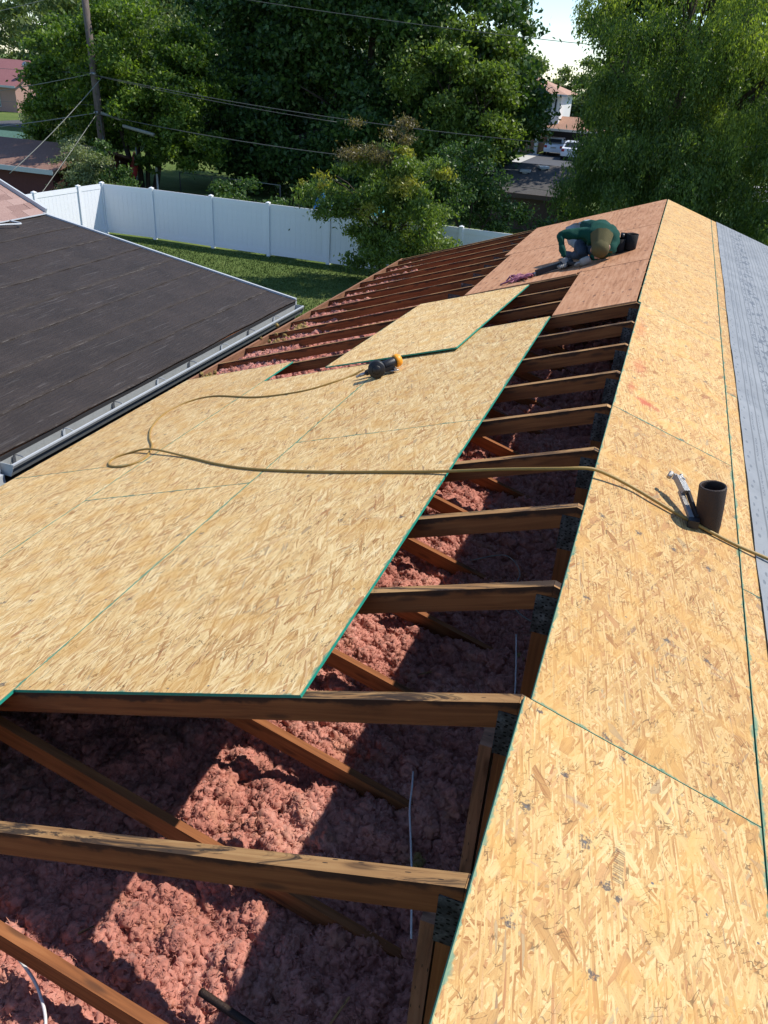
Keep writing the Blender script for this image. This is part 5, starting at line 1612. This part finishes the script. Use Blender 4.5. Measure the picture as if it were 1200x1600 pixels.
wire((-9.5, 36, -2.55), (-2.5, 38, -3.0), .03, .014, 'low dark cable crossing in front of the grey garage roof')

# ================================================================== NEIGHBOURING BUILDINGS
def gable_house(name, label, cx, cy, w, d, wall_h, rise, wall_m, roof_m, ridge='x', over=.4, fascia=M_ALU):
    t = thing(name, (cx, cy, GROUND), label, 'house')
    m = MB(); m.box((cx - w / 2, cy - d / 2, GROUND), (cx + w / 2, cy + d / 2, GROUND + wall_h))
    build('wall', m, wall_m, t)
    z0 = GROUND + wall_h
    m = MB()
    if ridge == 'x':
        P = lambda x, y, z: (x, y, z)
        W, D = w / 2 + over, d / 2 + over
    else:
        P = lambda x, y, z: (cx + (y - cy), cy + (x - cx), z)
        W, D = d / 2 + over, w / 2 + over
    th = .12
    for s in (-1, 1):
        e0, e1 = P(cx - W, cy + s * D, z0 - .05), P(cx + W, cy + s * D, z0 - .05)
        r0, r1 = P(cx - W, cy, z0 + rise), P(cx + W, cy, z0 + rise)
        lo = lambda p: (p[0], p[1], p[2] - th)
        m.quad([e0, e1, r1, r0]); m.quad([lo(e0), lo(r0), lo(r1), lo(e1)])
        m.quad([e0, lo(e0), lo(e1), e1])
        m.quad([e0, r0, lo(r0), lo(e0)]); m.quad([e1, lo(e1), lo(r1), r1])
    build('roof', m, roof_m, t)
    for s in (-1, 1):
        m = MB()
        a, b = Vector(P(cx - W, cy + s * (D + .02), z0 - .11)), Vector(P(cx + W, cy + s * (D + .02), z0 - .11))
        m.beam(a, b, .04, .20)
        build('eave_trim', m, fascia, t)
    m = MB()
    g = [Vector(P(cx - W + over, cy - D + over, z0 - .02)), Vector(P(cx - W + over, cy + D - over, z0 - .02)), Vector(P(cx - W + over, cy, z0 + rise - .18))]
    m.quad(g)
    build('gable', m, wall_m, t)
    m = MB()
    g = [Vector(P(cx + W - over, cy - D + over, z0 - .02)), Vector(P(cx + W - over, cy + D - over, z0 - .02)), Vector(P(cx + W - over, cy, z0 + rise - .18))]
    m.quad(g[::-1])
    build('gable', m, wall_m, t)
    return t
def window(t, x0, x1, y, z0, z1, mat=M_GLASS):
    m = MB()
    for (lo, hi) in (((x0 - .08, y - .04, z0 - .08), (x1 + .08, y - .001, z0)), ((x0 - .08, y - .04, z1), (x1 + .08, y - .001, z1 + .08)), ((x0 - .08, y - .04, z0), (x0, y - .001, z1)), ((x1, y - .04, z0), (x1 + .08, y - .001, z1))):
        m.box(lo, hi)
    f = build('window', m, M_ALU, t)
    m = MB(); m.box((x0, y - .015, z0), (x1, y - .001, z1))
    build('pane', m, mat, f)
# brown roofed garage at the left edge
bg_ = gable_house('garage', 'dark red garage with a brown roof behind the left end of the fence', -30.4, 32.75, 8.6, 5.6, 1.62, .75, M_REDWALL, M_BROWNROOF, 'x', .45)
# blue shed with a green roof
gs = gable_house('shed', 'blue grey shed with a green roof at the left edge', -40.8, 42.5, 9.5, 5, .75, .85, M_BLUESIDING, M_GREENROOF, 'x', .35)
# red roofed house farther off
rh = gable_house('bungalow', 'pink brick house with a red roof far off at the left edge', -72.5, 78, 12, 8, 2.5, 2.3, M_PINKBRICK, M_REDROOF, 'x', .5)
window(rh, -69.6, -68.6, 73.99, GROUND + .5, GROUND + 1.7)
m = MB(); m.sphere((-65.9, 75.4, GROUND + 4.4), .35, 12, 8); m.tube([(-65.9, 75.4, GROUND + 3.6), (-65.9, 75.4, GROUND + 4.2)], .08, 6)
build('roof_vent', m, M_STEEL, rh)
# grey roofed garage below the gap
gg = gable_house('garage', 'low garage with a grey shingle roof and two white vents beyond the gable', -6.3, 41.6, 3.6, 6.0, 1.65, 1.0, M_BROWNWALL, M_GREYROOF, 'x', .4, M_BROWNWALL)
for (x, y, z, r) in ((-7.0, 40.5, -2.50, 0), (-6.25, 41.1, -2.32, .5)):
    Mv = Matrix.Translation((x, y, z)) @ Matrix.Rotation(r, 4, 'Z')
    m = MB(); m.box((-.24, -.2, .0), (.24, .2, .10), 0, None, None, Mv); m.box((-.12, -.1, -.28), (.12, .1, 0), 0, None, None, Mv)
    build('roof_vent', m, M_ALU, gg)
# white two storey house with a carport
wh = thing('two_storey_house', (-15.5, 84, GROUND), 'white two storey house with a tan roof and carport seen through the gap', 'house')
def wb(nm, fn, mt, par=None):
    m = MB(); fn(m); return build(nm, m, mt, par or wh)
wb('wall', lambda m: m.box((-21, 82.5, GROUND + 2.6), (-11.75, 90, GROUND + 5.15)), M_SIDING)
wb('brick_wall', lambda m: m.box((-21, 82.7, GROUND), (-13.5, 90, GROUND + 2.6)), M_BRICK)
wb('corner_post', lambda m: m.box((-13.62, 82.1, GROUND), (-13.3, 82.5, GROUND + 2.7)), M_SIDING)
def hip(m):
    x0, x1, y0, y1, z, r = -21.5, -11.2, 82.0, 90.5, GROUND + 5.15, 1.3
    e = [(x0, y0, z), (x1, y0, z), (x1, y1, z), (x0, y1, z)]
    a, b = (x0 + 4, 86.2, z + r), (x1 - 3.6, 86.2, z + r)
    m.quad([e[0], e[1], b, a]); m.quad([e[1], e[2], b]); m.quad([e[2], e[3], a, b]); m.quad([e[3], e[0], a]); m.quad(e[::-1])
wb('roof', hip, M_TANROOF)
wb('eave_trim', lambda m: m.box((-21.52, 81.9, GROUND + 5.0), (-11.15, 82.0, GROUND + 5.16)), M_ALU)
for k in range(4):
    window(wh, -13.55 + k * .42, -13.38 + k * .42, 82.5, GROUND + 3.7, GROUND + 4.75)
window(wh, -15.2, -14.3, 82.7, GROUND + .9, GROUND + 2.0)
def carport(m):
    x0, x1, y0, y1, z = -13.7, -6.0, 81.2, 90, GROUND + 2.35
    m.quad([(x0, y0, z), (x1, y0, z), (x1 - .6, 84.8, z + .95), (x0 + .1, 84.8, z + .95)])
    m.quad([(x0, y0, z - .12), (x0 + .1, 84.8, z + .83), (x1 - .6, 84.8, z + .83), (x1, y0, z - .12)])
    m.quad([(x1, y0, z), (x1, y1, z), (x1 - .6, 84.8, z + .95)])
wb('carport_roof', carport, M_TANROOF)
wb('carport_fascia', lambda m: m.box((-13.75, 81.1, GROUND + 2.16), (-5.95, 81.2, GROUND + 2.36)), M_CONCRETE)
wb('carport_back_wall', lambda m: (m.box((-13.4, 88.6, GROUND), (-6.2, 88.8, GROUND + 2.6)), ), M_DARK)
wb('carport_side_wall', lambda m: m.box((-6.3, 82, GROUND), (-6.1, 88.6, GROUND + 2.5)), M_BRICK)
# drive, pavement and street
def slab(nm, pts, z, mat, label):
    m = MB(); m.quad([(x, y, GROUND + z) for x, y in pts])
    tag(build(nm, m, mat), label, nm, None, 'structure')
slab('driveway', [(-12.9, 70.6), (-6.2, 70.6), (-6.2, 88.5), (-12.9, 88.5)], .012, M_ASPHALT, 'dark driveway in front of the carport')
slab('path', [(-13.9, 71.2), (-12.92, 71.2), (-12.92, 82.0), (-13.9, 82.0)], .016, M_CONCRETE, 'pale path beside the driveway')
m = MB(); m.box((-60, 68.9, GROUND), (40, 70.4, GROUND + .12)); tag(build('pavement', m, M_CONCRETE), 'pale pavement along the street', 'pavement', None, 'structure')
slab('road', [(-60, 60.5), (40, 60.5), (40, 68.88), (-60, 68.88)], .008, M_ASPHALT, 'grey street beyond the garage')

# cars in the drive (seen from behind / the front quarter)
def car(cx, cy, heading, label):
    Mw = Matrix.Translation((cx, cy, GROUND + .014)) @ Matrix.Rotation(heading, 4, 'Z')
    t = link('parked_car', None, Mw)
    tag(t, label, 'car', 'cars in the far driveway')
    prof = [(-2.2, .35), (-2.25, .62), (-2.15, .98), (-1.75, 1.06), (-1.25, 1.50), (.35, 1.52), (1.05, 1.05), (2.05, .88), (2.25, .66), (2.2, .35)]
    def body(m):
        ys = [(-.86, .0), (-.80, 1), (.80, 1), (.86, 0)]
        for (pa, pb) in zip(prof, prof[1:] + prof[:1]):
            w = lambda p: .70 if p[1] > 1.3 else (.84 if p[1] > .9 else .89)
            m.quad([(pa[0], -w(pa), pa[1]), (pb[0], -w(pb), pb[1]), (pb[0], w(pb), pb[1]), (pa[0], w(pa), pa[1])][::-1])
        for s in (-1, 1):
            w = lambda p: .70 if p[1] > 1.3 else (.84 if p[1] > .9 else .89)
            q = [(p[0], s * w(p), p[1]) for p in prof]
            m.quad([q[i] for i in (0, 1, 2, 3, 6, 7, 8, 9)] if s < 0 else [q[i] for i in (0, 1, 2, 3, 6, 7, 8, 9)][::-1])
            m.quad([q[i] for i in (3, 4, 5, 6)] if s < 0 else [q[i] for i in (3, 4, 5, 6)][::-1])
    def P(nm, fn, mt):
        m = MB(); fn(m); return link(nm, m.mesh(nm, mt), Mw, t)
    P('body', body, M_CARPAINT)
    P('rear_window', lambda m: m.quad([(-1.77, -.66, 1.09), (-1.32, -.58, 1.46), (-1.32, .58, 1.46), (-1.77, .66, 1.09)][::-1]), M_GLASS)
    P('windscreen', lambda m: m.quad([(1.05, -.68, 1.09), (.43, -.58, 1.48), (.43, .58, 1.48), (1.05, .68, 1.09)]), M_GLASS)
    for s in (-1, 1):
        P('side_window', lambda m: m.quad([(x, s * (.80 if z < 1.3 else .73), z) for x, z in ((-1.45, 1.12), (-1.1, 1.44), (.3, 1.46), (.85, 1.12))]), M_GLASS)
        P('tail_light', lambda m: m.box((-2.24, s * .72 - .12, .72), (-2.14, s * .72 + .12, .92)), M_REDLENS)
        P('headlight', lambda m: m.box((2.08, s * .68 - .15, .66), (2.235, s * .68 + .15, .80)), M_CHROME)
        for x in (-1.35, 1.4):
            wl = P('wheel', lambda m: m.lathe([(0, -.1), (.2, -.1), (.32, -.09), (.32, .09), (.2, .1), (0, .1)], (x, s * .82, .32), (0, 1, 0), 18), M_RUBBER)
            m = MB(); m.lathe([(0, .105), (.19, .103), (.2, .1)], (x, s * .82, .32), (0, s, 0), 14); link('rim', m.mesh('rim', M_CHROME), Mw, wl)
    P('bumper', lambda m: m.box((-2.30, -.8, .36), (-2.20, .8, .55)), M_CARPAINT)
    P('number_plate', lambda m: m.box((-2.262, -.26, .70), (-2.235, .26, .82)), M_CONCRETE)
car(-11.7, 83.2, math.radians(92), 'white car parked under the carport, seen from behind')
car(-9.6, 80.2, math.radians(90), 'white car parked nearer the street, half hidden by the willow')

# yard things behind the fence
um = thing('folded_parasol', (-25.3, 35.0, GROUND), 'red folded parasol standing among the tree stems', 'parasol')
m = MB(); m.tube([(-25.3, 35, GROUND), (-25.15, 35, -2.6)], .025, 8); build('pole', m, M_ALU, um)
m = MB(); m.lathe([(.05, 0), (.16, .15), (.20, .5), (.10, 1.0), (.02, 1.25)], (-25.35, 34.9, -4.0), (.12, 0, 1), 12); build('canopy', m, M_REDTOY, um)
sl = thing('garden_chair', (-26.1, 35.2, GROUND), 'low red garden chair behind the tree stems', 'chair')
m = MB(); m.box((-26.4, 35.0, GROUND + .35), (-25.8, 35.5, GROUND + .40)); build('seat', m, M_REDTOY, sl)
m = MB(); m.box((-26.4, 35.5, GROUND + .35), (-25.8, 35.55, GROUND + .95)); build('backrest', m, M_REDTOY, sl)
for x in (-26.36, -25.86):
    for y in (35.04, 35.46):
        m = MB(); m.box((x, y, GROUND), (x + .05, y + .05, GROUND + .35)); build('leg', m, M_REDTOY, sl)
m = MB(); m.lathe([(.05, 0), (.06, 1.5), (.08, 1.55), (0, 1.6)], (-24.35, 35.4, GROUND), (0, 0, 1), 10)
tag(build('garden_post', m, M_WHITE), 'thin white post beside the red parasol', 'post')
cl = thing('chain_link_fence', (-21, 37, GROUND), 'low chain link fence with thin posts on the lawn behind the white fence', 'fence')
for x in (-24.2, -22.2, -20.2, -18.2):
    m = MB(); m.tube([(x, 37.2 - (x + 24) * .1, GROUND), (x, 37.2 - (x + 24) * .1, GROUND + 1.05)], .03, 6); build('post', m, M_WIRE, cl)
m = MB(); m.tube([(-24.2, 37.22, GROUND + 1.04), (-18.2, 36.62, GROUND + 1.04)], .02, 6); build('rail', m, M_WIRE2, cl)
def tarp(nm, c, r, mat, label, seed):
    m = MB()
    rg = random.Random(seed)
    n = 14
    hgt = [[rg.uniform(-.10, .10) for _ in range(n + 1)] for _ in range(n + 1)]
    P = lambda i, j: (c[0] + (i / n - .5) * 2 * r, c[1] + (j / n - .5) * 1.0, c[2] + .55 - 1.6 * ((i / n - .5) ** 2) - 1.4 * ((j / n - .5) ** 2) + hgt[i][j])
    for i in range(n):
        for j in range(n):
            m.quad([P(i, j), P(i + 1, j), P(i + 1, j + 1), P(i, j + 1)], 0, None, True)
    tag(build(nm, m, mat), label, 'tarp')
tarp('blue_tarp', (-11.85, 27.3, -3.15), .38, M_BLUETARP, 'crumpled blue tarp peeping over the white fence', 3)
tarp('teal_tarp', (-9.75, 27.4, -3.4), .45, M_TEALTARP, 'teal tarp half hidden by the withered tree', 4)
m = MB()
m.box((3.05, 9.0, -1.02), (3.09, 9.04, .1))
m = MB(); m.tube(sag((1.62, 12.9, -.55), (5.5, 13.5, 3.2), .0), .012, 6)
tag(build('service_cable', m, M_CABLE), 'pale cable rising beyond the far corner of the grey membrane', 'cable')
